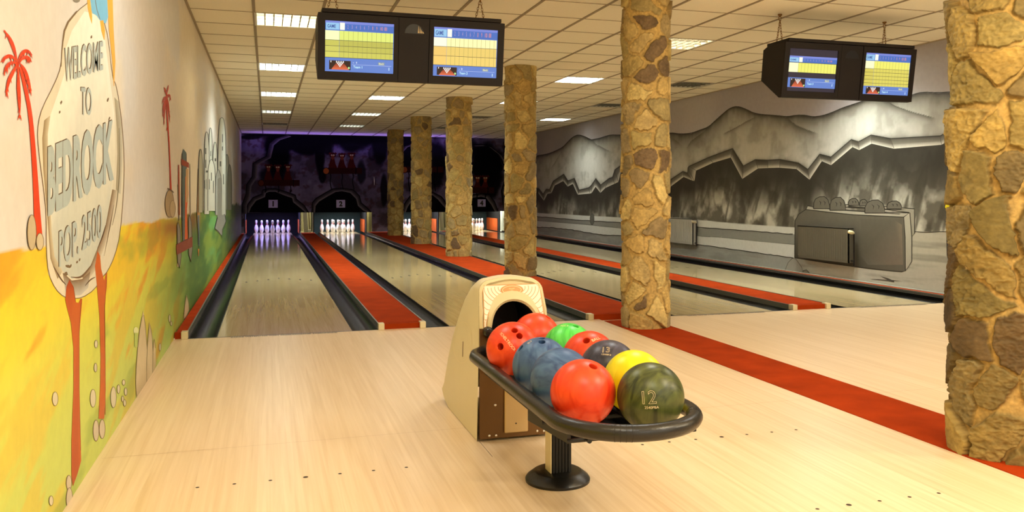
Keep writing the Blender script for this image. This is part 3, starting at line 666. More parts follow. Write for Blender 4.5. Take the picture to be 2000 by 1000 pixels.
P.outl(T([(212, 715), (212, 690), (240, 682), (262, 705), (268, 728)]), (128, 124, 112), BK, 1.2)
P.poly(T([(865, 735), (930, 752), (965, 768), (1065, 780), (985, 776), (985, 790), (930, 778), (780, 762), (850, 762), (925, 768)]), (74, 70, 62))
# generic grey boulder with a yellow cap next to the near pillar
P.outl(T([(1428, 260), (1470, 205), (1530, 195), (1600, 200), (1600, 660), (1550, 650), (1450, 610), (1435, 560)]), (62, 62, 68), BK, 1.4)
for x in (1460, 1490, 1520): P.stroke(T([(x, 260), (x+6, 420), (x-4, 580)]), [.4, 1.4, .4], (98, 98, 104))
P.outl(T([(1412, 150), (1425, 112), (1470, 98), (1560, 92), (1600, 120), (1590, 190), (1480, 192), (1430, 180)]), (222, 206, 30), BK, 1.4)
struct(W.build('wall_right', M['paint'], colors=True, recalc=False))

# ================================================================== back wall (masking units with the painted caves)
ZM = .62
def fb_(px, py, l): x, z = on_y(px, py, YB); return (x, YB-.0008-l, z)
def back_col(U, V):
    X, Z = U, V; px, py = proj(X, YB, Z)
    c = np.zeros(X.shape+(3,)); c[:] = (112, 104, 128)
    n = fbm(X*3, Z*3, s=71, o=5); n2 = fbm(X*8, Z*8, s=72)
    c = mixc(c, (144, 134, 158), sstep(.5, .68, n)*.7); c = mixc(c, (70, 60, 66), sstep(.48, .34, n)*.8)
    c = mixc(c, (84, 58, 62), sstep(.58, .7, n2)*.6)
    def blob(x, y, rx, ry, st=1., p=2):
        nonlocal c
        d = (np.abs((px-x)/rx)**p+np.abs((py-y)/ry)**p)+(fbm(X*3, Z*3, s=int(x))-.5)*.9
        c = mixc(c, (8, 7, 9), sstep(1.35, .55, d)*st)
    blob(580, 272, 66, 26); blob(542, 300, 24, 42); blob(535, 340, 28, 22, .75); blob(598, 285, 30, 20); blob(660, 268, 120, 14)
    blob(625, 300, 9, 42, .9); blob(690, 275, 44, 20, .9); blob(646, 282, 6, 26, .5); blob(742, 290, 16, 36, .9); blob(706, 338, 9, 24, .7); blob(750, 372, 7, 34, .8); blob(630, 342, 7, 16, .8)
    blob(727, 300, 8, 14, .5); blob(640, 290, 8, 12, .8); blob(760, 262, 290, 7, .95)
    blob(800, 290, 26, 40, .9); blob(850, 320, 22, 50, .85); blob(950, 320, 32, 44, 1.); blob(956, 350, 24, 40, .9); blob(900, 290, 40, 20, .7)
    blob(1000, 300, 16, 50, .5)
    blob(488, 268, 22, 5, .8)
    return c*.84
W = MB()
grid_surface(W, np.linspace(XL, XR, 420), np.linspace(ZM, CEIL, 160), lambda U, V: (U, np.full_like(U, YB), V), back_col)
for a, b in ((XL, -.62), (2.94, 3.41), (6.98, XR)):
    grid_surface(W, np.linspace(a, b, 20), np.linspace(-.09, ZM, 40), lambda U, V: (U, np.full_like(U, YB), V), back_col)
n0 = len(W.f)
P = Paint(fb_); P.mb = W
BL, GRY, GRD = (5, 4, 6), (92, 88, 90), (34, 30, 34)
def arch(pts, w=7):
    P.poly(pts, BL)
    inner = [(x, y+w*.75) for x, y in pts]
    cx = sum(p[0] for p in pts)/len(pts)
    inner = [(x+(w if x < cx-15 else (-w if x > cx+15 else 0))*.9, y+(w*.85 if i not in (0, len(pts)-1) else 0)) for i, (x, y) in enumerate(pts)]
    mid = [((a[0]+b[0])/2, (a[1]+b[1])/2) for a, b in zip(pts, inner)]
    P.ribbon(pts, mid, GRD, (70, 66, 68)); P.ribbon(mid, inner, (70, 66, 68), (118, 112, 112)); P.stroke(pts, 1.6, BL)
A1 = [(480, 415), (483.7, 399.5), (494, 386), (511, 379), (513, 371), (526, 368.5), (538, 368.5), (560, 375), (577, 381), (579, 389), (594, 401), (603, 415)]
A2 = [(609, 415), (610, 396), (617, 387.6), (634, 377.4), (649.3, 369), (668, 367.5), (690, 370.6), (702, 382.5), (705.4, 396), (717, 406), (725, 414.5)]
A3 = [(786, 414.5), (790, 398), (800, 384), (812, 374), (830, 369), (846, 376), (862, 384), (872, 396), (884, 414)]
A4 = [(898, 414), (902, 398), (912, 386), (924, 380), (940, 378), (956, 381), (966, 394), (973, 413)]
for A in (A1, A2, A3, A4): arch(A)
def edge(pts, w=8):
    B = [(x+w, y+w*.4) for x, y in pts]; Mi = [(x+w*.5, y+w*.2) for x, y in pts]
    P.ribbon(pts, Mi, GRD, (60, 56, 58)); P.ribbon(Mi, B, (60, 56, 58), (112, 106, 106)); P.stroke(pts, 1.5, BL)
edge([(560, 263), (538, 270), (526, 280), (520, 305), (506, 312), (494, 319), (492, 345), (482, 360), (480, 380), (473, 399), (473, 415)], 9)
edge([(922, 283), (940, 282), (951.7, 285), (972, 301), (984, 322), (986, 349), (979, 373), (984, 407), (986, 415)], 7)
edge([(776, 300), (790, 285), (806, 280)], 6)
DR = (74, 22, 16)
def birds(heads, logx0, logx1, ly, drop, end=None):
    for hx, hy in heads:
        P.poly([(hx-2.5, hy+4), (hx+2.5, hy+4), (hx+5, hy+16), (hx+9, ly+1), (hx-9, ly+1), (hx-6, hy+14)], DR)
        P.ell(hx, hy, 6.2, 5.2, (62, 20, 14)); P.ell(hx, hy+4, 3.2, 5, (120, 60, 40)); P.poly([(hx-9, hy-2), (hx-5, hy-6), (hx-3, hy-2)], DR); P.poly([(hx+9, hy-2), (hx+5, hy-6), (hx+3, hy-2)], DR)
        for e in (-2.2, 2): P.ell(hx+e, hy, 1.5, 1.3, (220, 200, 150)); P.ell(hx+e, hy+.1, .6, .6, BL)
    P.poly([(logx0, ly), (logx1, ly), (logx1, ly+11.5), (logx0, ly+11.5)], (52, 18, 12)); P.stroke([(logx1-12, ly-1), (logx1-12, ly+13)], 1.6, BL)
    P.ell(logx0-2, ly+6, 5.5, 5.8, end or (84, 40, 24), BL, 1)
    for x in (logx0+6, (logx0+logx1)/2-5, logx1-18): P.stroke([(x, ly+11), (x+1.5, ly+18), (x-1, ly+26), (x+2.5, ly+drop)], 1.7, BL, 1)
birds([(524.5, 326), (542.5, 326.5), (562.5, 326)], 512, 585, 351.5, 20)
birds([(650, 303), (668, 304), (687, 303)], 639, 707, 328, 42, (168, 90, 40))
birds([(812, 303), (828, 303)], 792, 866, 325.5, 48, (150, 80, 36))
birds([(917, 347), (933, 347.5), (948, 347.5)], 906, 965, 366, 14)
P.stroke([(730.5, 345), (731, 353), (731, 362)], [.5, 1.8, .5], (220, 214, 214))
struct(W.build('wall_back', vmat('painted_cave', rough=.9, spec=.08, bump=.1, bscale=60, noise=.05, nscale=18), colors=True, recalc=False))
def wall_plate(name, x, z, txt, lab):
    t = thing(name, (x, YB-.012, z), lab, 'number sign', 'lane number signs'); b = (x, YB-.012, z)
    MB().box(x-.125, x+.125, YB-.016, YB-.005, z-.112, z+.112).build('plate', M['purple_plate'], t, b)
    v, f, asp = text_geo(txt, .05); h = .155; wd = h*asp*.95
    mb = MB(); mb.add([(x-wd/2+u*wd, YB-.018, z-h/2+q*h) for u, q in v], f); mb.build('digit', M['black'], t, b, recalc=False)
for i, (px, py) in enumerate(((533.5, 398), (665.5, 398), (826, 397), (940.5, 396.5))):
    x, z = on_y(px, py, YB)
    wall_plate('number_sign', x, z, str(i+1), 'small square sign reading %d above the pins of lane %d' % (i+1, i+1))

# ================================================================== pits behind the masking
mb = MB(); mb.box(XL-.05, XR+.05, 27.2, 27.25, -.4, CEIL+.2); mb.box(XL-.05, XL, YB, 27.2, -.4, CEIL); mb.box(XR, XR+.05, YB, 27.2, -.4, CEIL)
mb.box(XL-.05, XR+.05, YB+.02, 27.2, -.42, -.4)
struct(mb.build('trim_3', M['darkwood']))
for i in range(4):
    x0 = L0[i]; c = x0+LW/2; base = (c, 25.8, 0)
    t = thing('pin_pit', base, ['dark pin pit of lane 1 with violet light', 'pin pit of lane 2 with teal curtain', 'pin pit of lane 3, half hidden by pillars', 'pin pit of lane 4 with orange side pad'][i], 'pinsetter', 'pin pits')
    MB().box(x0-GW, x0+LW+GW, 26.85, 26.87, -.1, 1.1).build('curtain', M['teal'] if i else mat('pit_black', rgb(12, 12, 14), .9), t, base)
    for s in (0, 1):
        xx = x0-GW-.022 if s == 0 else x0+LW+GW+.002
        k = MB().box(xx, xx+.02, YB+.02, 27.0, -.09, 1.15).build('kickback_panel', M['darkwood'], t, base)
        xo = xx+.02 if s == 0 else xx-.012
        MB().box(xo, xo+.012, YB+.25 if i != 1 else YB+.35, 26.8, .0, .385).build('pad', M['orange'], k)
        for ch in k.children:
            ch.location = (-base[0], -base[1], -base[2])
    MB().box(x0-GW, x0+LW+GW, YB+.35, 26.8, 1.12, 1.14).build('light_hood', M['darkwood'], t, base)
    area((c, 25.75, 1.09), (1.1, .25), (32 if i == 0 else 23), (.36, .34, 1.0) if i == 0 else ((.84, .86, 1.0) if i < 3 else (1, .96, .9)), rot=(R(-8), 0, 0), spread=150)
# service gaps beside the lanes: ivory panels with a ball lift
for (xa, xb, lab, br) in ((L0[0]+LW+GW+.03, L0[1]-GW-.03, 'white ball lift track between the two pin racks left of the pillars', 5), (L0[2]+LW+GW+.03, L0[3]-GW-.03, 'white ball lift track behind the pillars, between the two right hand pin racks', 6)):
    t = thing('ball_lift', ((xa+xb)/2, 25.6, 0), lab, 'ball lift'); b = ((xa+xb)/2, 25.6, 0)
    MB().box(xa, xb, YB-.2, 26.4, -.09, .03).build('deck', M['warmp'], t, b)
    MB().prism([(xa+.10, .03), (xa+.22, .03), (xa+.17, .8), (xa+.06, .8)], 25.5, 25.54, 'y').build('track_board', M['whitep'], t, b)
    MB().prism([(xa+.25, .03), (xa+.29, .03), (xa+.23, .8), (xa+.20, .8)], 25.45, 25.49, 'y').build('track_rail', M['warmp'], t, b)
    MB().box(xa+.2, xa+.3, 25.3, 25.42, .03, .12).build('motor_box', M['whitep'], t, b, bevel=.01)
    MB().box(xa, xb, 26.38, 26.4, .03, 1.1).build('rear_panel', M['warmp'], t, b)
    for xx in (xa, xb-.012): MB().box(xx, xx+.012, YB+.03, 25.1+.2, .03, 1.0).build('edge_strip', M['whitep'], t, b)
    area(((xa+xb)/2, 25.6, 1.05), (.25, .25), br, (1, .95, .72), spread=160)
for (xa, xb, m, lab, pw, cc) in ((2.80, 2.945, 'warmp', 'ivory panel lit up at the right end of pin pit 2', 3, (1, .95, .65)), (6.87, XR-.02, 'whitep', 'bright white panel right of pin pit 4 by the grey mural wall', 10, (1, 1, .96))):
    mb = MB().box(xa, xb, 25.9, 25.93, -.09, 1.1).box(xb-.015, xb, YB+.03, 25.9, -.09, 1.1).box(xa, xb, YB+.03, 25.9, -.09, .0)
    tag(mb.build('side_panel', M[m]), lab, 'panel')
    area(((xa+xb)/2, 25.5, 1.05), (.12, .4), pw, cc, spread=170)

# ================================================================== pins
PROF = [(.0258, 0), (.0285, .004), (.0365, .019), (.0495, .057), (.0585, .0905), (.0605, .114), (.0580, .149), (.0494, .184), (.0394, .2116), (.0300, .238), (.0249, .2573), (.0228, .2667), (.0234, .283), (.0272, .3), (.0303, .3165), (.0320, .338), (.0312, .352), (.0270, .366), (.0190, .376), (.0080, .3805), (.0005, .381)]
def pin_parts(t, b):
    MB().lathe(PROF, (b[0], b[1], b[2]), 20).build('body', M['pin'], t, b, smooth=60)
    for z0 in (.244, .268):
        ri = np.interp([z0, z0+.006, z0+.012], [p[1] for p in PROF], [p[0] for p in PROF])+.0008
        MB().lathe([(ri[0], z0), (ri[1], z0+.006), (ri[2], z0+.012)], (b[0], b[1], b[2]), 20, cap=False).build('neck_stripe', M['stripe'], t, b, smooth=True)
SP = .3048; RH = SP*math.sqrt(3)/2
POS = [(0, 0, 'front head pin'), (-1, 1, 'left pin of the second row'), (1, 1, 'right pin of the second row'), (-2, 2, 'left pin of the third row'), (0, 2, 'middle pin of the third row'), (2, 2, 'right pin of the third row'),
       (-3, 3, 'far left back row pin'), (-1, 3, 'inner left back row pin'), (1, 3, 'inner right back row pin'), (3, 3, 'far right back row pin')]
p0 = None
for i in range(4):
    for (dx, dy, lab) in POS:
        loc = (L0[i]+LW/2+dx*SP/2, YFOUL+18.33+dy*RH, 0); label = 'white pin, %s %s' % (lab, ('in the violet rack beside the colourful wall', 'in the rack left of all pillars', 'in the rack mostly hidden by the pillars', 'in the rack nearest the grey mural wall')[i])
        if p0 is None: p0 = thing('bowling_pin', loc, label, 'bowling pin', 'bowling pins on lane 1'); pin_parts(p0, loc); continue
        t = p0.copy(); COL.objects.link(t); t.location = loc; t['label'] = label; t['group'] = 'bowling pins on lane %d' % (i+1)
        for ch in p0.children: q = ch.copy(); COL.objects.link(q); q.parent = t

# ================================================================== stone pillars
def pillar(cx, cy, r, nu, nv, seed, label, amp=1.0, cell=(.17, .19), mw=.022, ew=.014, tone=(1, 1, 1)):
    rnd = np.random.RandomState(seed); circ = 2*math.pi*r; H = CEIL
    nc = max(5, int(round(circ/cell[0]))); nr = int(round(H/cell[1])); S = []
    for j in range(nr):
        for i in range(nc):
            S.append(((i+.5*(j % 2)+rnd.uniform(.1, .9))*circ/nc % circ, (j+rnd.uniform(.05, .95))*H/nr))
    S = np.array(S); n = len(S)
    ang = rnd.uniform(-.5, .5, n); ax = rnd.uniform(.75, 1.3, n); wgt = rnd.uniform(0, .03, n)
    hgt = rnd.uniform(.5, 1., n)*.030*amp; tu, tv = rnd.uniform(-.10, .10, n)*amp, rnd.uniform(-.10, .10, n)*amp
    U, V = np.meshgrid(np.arange(nu)*circ/nu, np.linspace(0, H, nv), indexing='ij')
    th = U/r; wu = fbm(np.cos(th)*5, np.sin(th)*5, V*18, seed)-.5; wv = fbm(np.cos(th)*5+9, np.sin(th)*5, V*18, seed+5)-.5
    U2, V2 = U+wu*.05, V+wv*.05
    F1 = np.full(U.shape, 9.); F2 = np.full(U.shape, 9.); ID = np.zeros(U.shape, int)
    for k in range(n):
        du = (U2-S[k, 0]+circ/2) % circ-circ/2; dv = V2-S[k, 1]
        a = du*math.cos(ang[k])+dv*math.sin(ang[k]); b = -du*math.sin(ang[k])+dv*math.cos(ang[k])
        d = (np.abs(a*ax[k])**2.6+np.abs(b/ax[k])**2.6)**(1/2.6)-wgt[k]
        m = d < F1; F2 = np.where(m, F1, np.minimum(F2, d)); ID = np.where(m, k, ID); F1 = np.where(m, d, F1)
    g = (F2-F1)
    inside = sstep(mw, mw+ew, g)
    du = (U2-S[ID, 0]+circ/2) % circ-circ/2; dv = V2-S[ID, 1]
    cx_, sy_ = r*np.cos(th), r*np.sin(th); fine = fbm(cx_*75, sy_*75, V*75, seed+11, 4)-.5
    big = fbm(cx_*16, sy_*16, V*16, seed+21, 3)-.5
    rid = np.abs(fbm(cx_*30, sy_*30, V*42, seed+31, 3)-.5)
    h = inside*(hgt[ID]+np.clip(tu[ID]*du+tv[ID]*dv, -.012, .012)+fine*.004*amp+big*.008*amp-rid*.022*amp*(rnd.rand(n) > .45)[ID])+(1-inside)*(fine*.006)
    rr = r+np.clip(h, -.004, .06)
    pal = np.array([(190, 164, 104), (176, 152, 98), (162, 142, 98), (142, 122, 84), (200, 176, 112), (172, 148, 90), (150, 132, 94), (184, 154, 92), (112, 92, 66), (168, 148, 92), (186, 158, 96), (156, 138, 90)], float)
    C = (pal[rnd.randint(0, len(pal), n)]*np.array(tone)*rnd.uniform(.82 if tone[0] < 1 else .95, 1.12 if tone[0] < 1 else 1.03, (n, 1)))[ID]
    C = C*(1+(fine*.30+big*.35))[..., None]
    mort = np.array((184, 154, 92.))*(1+fine*.35)[..., None]
    C = C*inside[..., None]+mort*(1-inside[..., None])
    C = C*(1-.15*(np.exp(-((g-mw-.002)/.006)**2)))[..., None]
    X = rr*np.cos(th); Y = rr*np.sin(th)
    vs = np.stack([X, Y, V], -1).reshape(-1, 3)
    i_, j_ = np.meshgrid(np.arange(nu), np.arange(nv-1), indexing='ij'); a = i_*nv+j_; b = ((i_+1) % nu)*nv+j_
    F = np.stack([a, b, b+1, a+1], -1).reshape(-1, 4)
    me = bpy.data.meshes.new('stone_pillar'); me.from_pydata(vs.tolist(), [], F.tolist())
    at = me.color_attributes.new('Col', 'FLOAT_COLOR', 'POINT'); arr = np.ones((len(vs), 4), np.float32); arr[:, :3] = nlin(np.clip(C, 0, 255)).reshape(-1, 3); at.data.foreach_set('color', arr.ravel())
    me.polygons.foreach_set('use_smooth', [True]*len(me.polygons))
    o = link_mesh('stone_pillar', me, M['stone']); o.location = (cx, cy, 0); tag(o, label, 'pillar', 'stone pillars')
    return o
pillar(3.135, 2.965, .201, 420, 900, 11, 'nearest stone pillar at the right edge, large rough protruding stones', amp=1.45, cell=(.16, .22), mw=.013, ew=.008, tone=(.80, .80, .74))
pillar(3.118, 6.68, .192, 330, 700, 23, 'second nearest stone pillar, standing at the foul line on the carpet runner', amp=.95, mw=.024, ew=.01)
pillar(3.26, 10.95, .20, 220, 420, 35, 'third nearest stone pillar, behind the cream ball return hood', amp=.8)
pillar(3.26, 14.78, .215, 180, 340, 47, 'fourth nearest stone pillar, third from the back', amp=.8)
pillar(3.27, 18.71, .215, 150, 280, 59, 'stone pillar second from the pin end', amp=.7)
pillar(3.27, 22.69, .20, 130, 240, 61, 'farthest and thinnest looking stone pillar near the pin end', amp=.7)

# ================================================================== score monitors
def monitor(cx, label, kinds, first, sc=1.0):
    y0, z0, z1 = 6.74, 2.04, 2.57; t = thing('score_monitor', (cx, y0, 2.3), label, 'monitor', 'hanging score monitors'); B = (cx, y0, 2.3)
    hw = .745*sc
    yf = lambda z: 6.70+(2.57-z)/.53*.08
    # cabinet side profile
    prof = [(yf(2.545)+.012, 2.545), (yf(z0)+.012, z0), (yf(z0)+.05, z0-.002), (7.12, 2.23), (7.08, 2.52), (7.0, 2.545)]
    MB().prism(prof, cx-hw, cx+hw, 'x').build('cabinet', M['casing'], t, B, bevel=.006)
    MB().box(cx-hw+.03, cx+hw-.03, 6.70, 7.06, 2.545, 2.575).build('top_board', M['casing'], t, B, bevel=.003)
    # front bezels: two frames and the middle panel, on the tilted face
    def F(x, z, l): return (cx+x, yf(z)+.012-l, z)
    def plate(mb, x0, x1, za, zb, d0=0, d1=.012):
        vs = [F(x, z, d) for d in (d0, d1) for x, z in ((x0, za), (x1, za), (x1, zb), (x0, zb))]
        mb.add(vs, [(0, 1, 2, 3), (7, 6, 5, 4), (0, 4, 5, 1), (1, 5, 6, 2), (2, 6, 7, 3), (3, 7, 4, 0)])
    sw, sz0, sz1 = .265*sc, 2.098, 2.484
    for k, s in enumerate((-1, 1)):
        c = s*.425*sc; mb = MB(); xo0, xo1 = (-hw, -.125*sc) if s < 0 else (.125*sc, hw)
        plate(mb, xo0, c-sw, z0, 2.54); plate(mb, c+sw, xo1, z0, 2.54); plate(mb, c-sw, c+sw, z0, sz0); plate(mb, c-sw, c+sw, sz1, 2.54)
        fr = mb.build('screen_frame', M['casing'], t, B)
        # the picture on the tube
        Pn = Paint(lambda a, b, l, c=c: F(c-sw+a*2*sw, sz1-b*(sz1-sz0), .002+l), step=.0001)
        Q = lambda x0, y0, x1, y1, col: Pn.poly([(x0, y1), (x1, y1), (x1, y0), (x0, y0)], col)
        kd = kinds[k]; BLU, BL2 = (70, 110, 190), (96, 130, 205)
        Q(0, 0, 1, 1, (40, 34, 52) if kd == 'c' else BL2)
        ya = {'a': 0, 'b': 0, 'c': .17, 'd': 0}[kd]; hh = {'a': .18, 'b': .20, 'c': .15, 'd': .18}[kd]
        Q(0, ya, 1, ya+.05, (120, 135, 215)); Q(0, ya+.05, 1, ya+hh, BLU); Q(.01, ya+.04, .2, ya+hh-.01, (150, 200, 236)); Q(.21, ya+.03, .28, ya+hh-.01, (255, 255, 236))
        Pn.text('GAME', ((.03, ya+.07, ya+hh-.04), (.15, ya+.07, ya+hh-.04)), (40, 70, 150), .02)
        for j in range(10): x = .32+.06*j; Pn.text(str(j+2) if j < 8 else ('10' if j == 8 else 'III'), ((x, ya+.07, ya+hh-.04), (x+(.012 if j < 8 else .035), ya+.07, ya+hh-.04)), (190, 160, 200) if j < 6 else (240, 150, 120))
        yb = ya+hh+.01
        if kd == 'a': rows = [(.19, (250, 255, 190), (226, 236, 120)), (.115, (200, 196, 90), (190, 186, 84)), (.115, (206, 202, 96), (194, 190, 86)), (.115, (214, 210, 100), (206, 202, 92))]
        elif kd == 'b': rows = [(.185, (255, 255, 225), (255, 246, 180)), (.19, (240, 200, 110), (236, 204, 110)), (.19, (244, 204, 110), (240, 208, 112))]
        elif kd == 'c': rows = [(.23, (255, 255, 200), (238, 236, 110))]
        else: rows = [(.19, (255, 255, 200), (240, 236, 110))]+[(.088, (214, 200, 90), (222, 210, 96))]*5
        for h_, c1, c2 in rows:
            Q(0, yb, .2, yb+h_-.008, c1); Q(.203, yb, .99, yb+h_-.008, c2)
            for j in range(1, 12): Pn.stroke([(.2+.068*j, yb), (.2+.068*j, yb+h_-.01)], .004, (150, 146, 80))
            Pn.stroke([(0, yb+h_-.004), (1, yb+h_-.004)], .007, (30, 26, 20)); yb += h_
        yc = {'a': .76, 'b': .79, 'c': .68, 'd': .80}[kd]; hc = {'a': .21, 'b': .2, 'c': .23, 'd': .2}[kd]
        Q(0, yc, 1, yc+hc, BL2); Q(.06, yc+.02, .37, yc+hc-.01, (40, 16, 14))
        Pn.poly([(.09, yc+hc-.01), (.16, yc+.07), (.27, yc+.07), (.35, yc+hc-.01)], [(230, 110, 70), (120, 40, 24), (120, 40, 24), (230, 110, 70)])
        for r_ in range(4):
            for j in range(r_+1): Pn.ell(.215+(j-r_/2)*.032, yc+.13-r_*.028, .009, .02, (255, 250, 245), n=8)
        Pn.ell(.345, yc+hc-.05, .014, .022, (190, 250, 160), n=10); Pn.text('1', ((.08, yc+.025, yc+.06), (.09, yc+.025, yc+.06)), (255, 255, 255), .03)
        num = first+k
        Pn.text('- %d' % num, ((.40, yc+.03, yc+.065), (.46, yc+.03, yc+.065)), (230, 240, 255), .02); Pn.text('Team %d' % num, ((.41, yc+.11, yc+.16), (.54, yc+.11, yc+.16)), (200, 245, 255), .02)
        Pn.stroke([(.39, yc+.09), (.97, yc+.09)], .006, (190, 205, 250)); Q(.77, yc+.02, .87, yc+.08, (130, 150, 170)); Pn.text('Back', ((.785, yc+.03, yc+.07), (.86, yc+.03, yc+.07)), (235, 235, 190), .01)
        Pn.text('1', ((.93, yc+.12, yc+.18), (.94, yc+.12, yc+.18)), (210, 240, 255), .03)
        Pn.mb.build('screen', M['screen'], t, B, colors=True, recalc=False)
    mb = MB(); plate(mb, -.12*sc, .12*sc, z0, 2.54, 0, .008); mb.build('middle_panel', M['casing'], t, B)
    # round speaker-like dark dome with a small fan of lines
    Pn = Paint(lambda a, b, l: F(a, b, .009+l), step=.0002)
    Pn.poly([(.075*math.cos(q*.2618), 2.42+.075*math.sin(q*.2618)) for q in range(13)], (6, 5, 5))
    if kinds[0] == 'a':
        for j in range(4): Pn.poly([(.030+.014*j, 2.425), (.038+.014*j, 2.425), (.036+.010*j, 2.485-.014*j)], (220, 190, 130))
    Pn.mb.build('emblem', M['decal'], t, B, colors=True, recalc=False)
    # chains: an eye in the ceiling and two chain legs each side
    for s in (-1, 1):
        hx = cx+s*.61*sc; hy = 7.0
        MB().lathe([(.02, 0), (.02, -.012), (.008, -.02)], (hx, hy, CEIL-.004), 14).tube([(hx+.014*math.cos(q), hy, CEIL-.045+.02*math.sin(q)) for q in np.linspace(0, 5.8, 16)], .004, 8).build('ceiling_hook', M['metal'], t, B, smooth=50)
        for e in (-1, 1):
            a = Vector((hx, hy, CEIL-.062)); b = Vector((hx+e*.055-.005, hy+e*.035, 2.577)); mb = MB(); n = max(4, int((b-a).length/.024))
            d = (b-a).normalized()
            for q in range(n):
                c = a+(b-a)*((q+.5)/n); sd = Vector((1, 0, 0)) if q % 2 else Vector((0, 1, 0)); sd = (sd-d*sd.dot(d)).normalized()
                mb.tube([c+sd*.0075*math.cos(w_)+d*.0165*math.sin(w_) for w_ in np.linspace(0, 2*math.pi, 11)[:-1]], .0024, 6, closed=True)
            mb.build('chain', M['metal'], t, B, smooth=60)
monitor(1.118, 'left hanging score monitor with two lit screens above lanes 1 and 2', ('a', 'b'), 1)
monitor(5.27, 'right hanging score monitor with two lit screens, seen slightly from its side', ('c', 'd'), 3, .985)

# ================================================================== ball return
BR = thing('ball_return', (1.1, 3.6, 0), 'cream ball return hood with long oval black rail on a pedestal', 'ball return'); B = (1.1, 3.6, 0)
HC = 1.096
hwz = lambda z: .176-.012*max(0, z)/.6 if z < .6 else .164-(z-.6)*.10
yfr = lambda z: 3.79+.36*max(0, z-.56)
def top(Y): return np.interp(Y, [3.79, 3.86, 3.95, 4.06, 4.17, 4.28, 4.38, 4.46, 4.52, 4.58, 4.61], [.742, .748, .735, .685, .612, .52, .425, .325, .23, .12, .07])
def bot(Y): return np.interp(Y, [3.79, 4.42, 4.50, 4.57, 4.61], [0.002, .002, .012, .035, .06])
def section(Y, inset=0.):
    H, b_ = float(top(Y))-inset, float(bot(Y)); pts = []; rc = min(.062, (H-b_)*.45)
    def wz(z): return hwz(z)-inset
    ns = 8
    for i in range(ns+1): z = b_+(H-rc-b_)*i/ns; pts.append((-wz(z), z))
    for i in range(1, 9): a = math.pi/2*i/8; w_ = wz(H-rc); pts.append((-w_+rc*(1-math.cos(a)), H-rc+rc*math.sin(a)*.92))
    for i in range(1, 6): u = -1+2*i/6; pts.append((u*(wz(H-rc)-rc), H-rc+rc*.92+.012*(1-u*u)))
    m_ = [(-x, z) for x, z in pts[:17]][::-1]
    return pts[:17]+pts[17:]+m_
Ysec = [3.79, 3.83, 3.90, 4.0, 4.1, 4.2, 4.3, 4.38, 4.45, 4.51, 4.56, 4.59, 4.61]
mb = MB(); n = None
for i, Y in enumerate(Ysec):
    s_ = section(Y); n = len(s_); vs = []
    for x, z in s_:
        t_ = (4.61-Y)/(4.61-3.79); yy = Y+(yfr(z)-3.79)*t_**2; vs.append((HC+x, yy, z))
    mb.v += vs; mb.c += [(1, 1, 1)]*n
    if i:
        a0 = (i-1)*n; mb.f += [(a0+k, a0+k+1, a0+n+k+1, a0+n+k) for k in range(n-1)]; mb.mi += [0]*(n-1)
a0 = (len(Ysec)-1)*n; mb.f.append(tuple(range(a0, a0+n))); mb.mi.append(0)
hood = mb.build('hood', M['beige'], BR, B, smooth=50)
# front frame with the arched mouth
outer = [(x, z) for x, z in section(3.79)]; N = len(outer)
AC = (HC+.002, .528); AR = .107
inner = []
for k in range(N):
    u = k/(N-1)
    if u < .28: inner.append((AC[0]-AR-.002, .40+(AC[1]-.40)*u/.28))
    elif u > .72: inner.append((AC[0]+AR+.002, .40+(AC[1]-.40)*(1-u)/.28))
    else: a = math.pi*(1-(u-.28)/.44); inner.append((AC[0]+AR*math.cos(a), AC[1]+AR*math.sin(a)*1.02))
mb = MB()
O = [(HC+x, yfr(z)-.004, max(z, .40) if k not in (0, N-1) else .40) for k, (x, z) in enumerate(outer)]
O = [(x, yfr(z)-.004, z) for x, y, z in O]
O1 = [(x+(HC-x)*.07, y-.010, z-(.012 if z > .6 else 0)) for x, y, z in O]; O2 = [(x+(HC-x)*.13, y-.002, z-(.022 if z > .6 else 0)) for x, y, z in O]
I2 = [(AC[0]+(x-AC[0])*1.22, yfr(z)-.006, AC[1]+(z-AC[1])*1.22 if z > AC[1] else z) for x, z in inner]
I1 = [(AC[0]+(x-AC[0])*1.1, yfr(z)-.014, AC[1]+(z-AC[1])*1.1 if z > AC[1] else z) for x, z in inner]
I0 = [(x, yfr(z)-.006, z) for x, z in inner]; IB = [(x, 4.10, z) for x, z in inner]
for A_, B_ in ((O, O1), (O1, O2), (O2, I2), (I2, I1), (I1, I0)): mb.add(A_+B_, [(k, k+1, N+k+1, N+k) for k in range(N-1)])
mb.build('front_frame', M['beige2'], BR, B, smooth=60)
mb = MB(); mb.add(I0+IB, [(k, k+1, N+k+1, N+k) for k in range(N-1)]); mb.add(IB, [tuple(range(N))])
mb.add([I0[0], I0[-1], IB[-1], IB[0]], [(0, 1, 2, 3)]); mb.build('mouth', M['black'], BR, B)
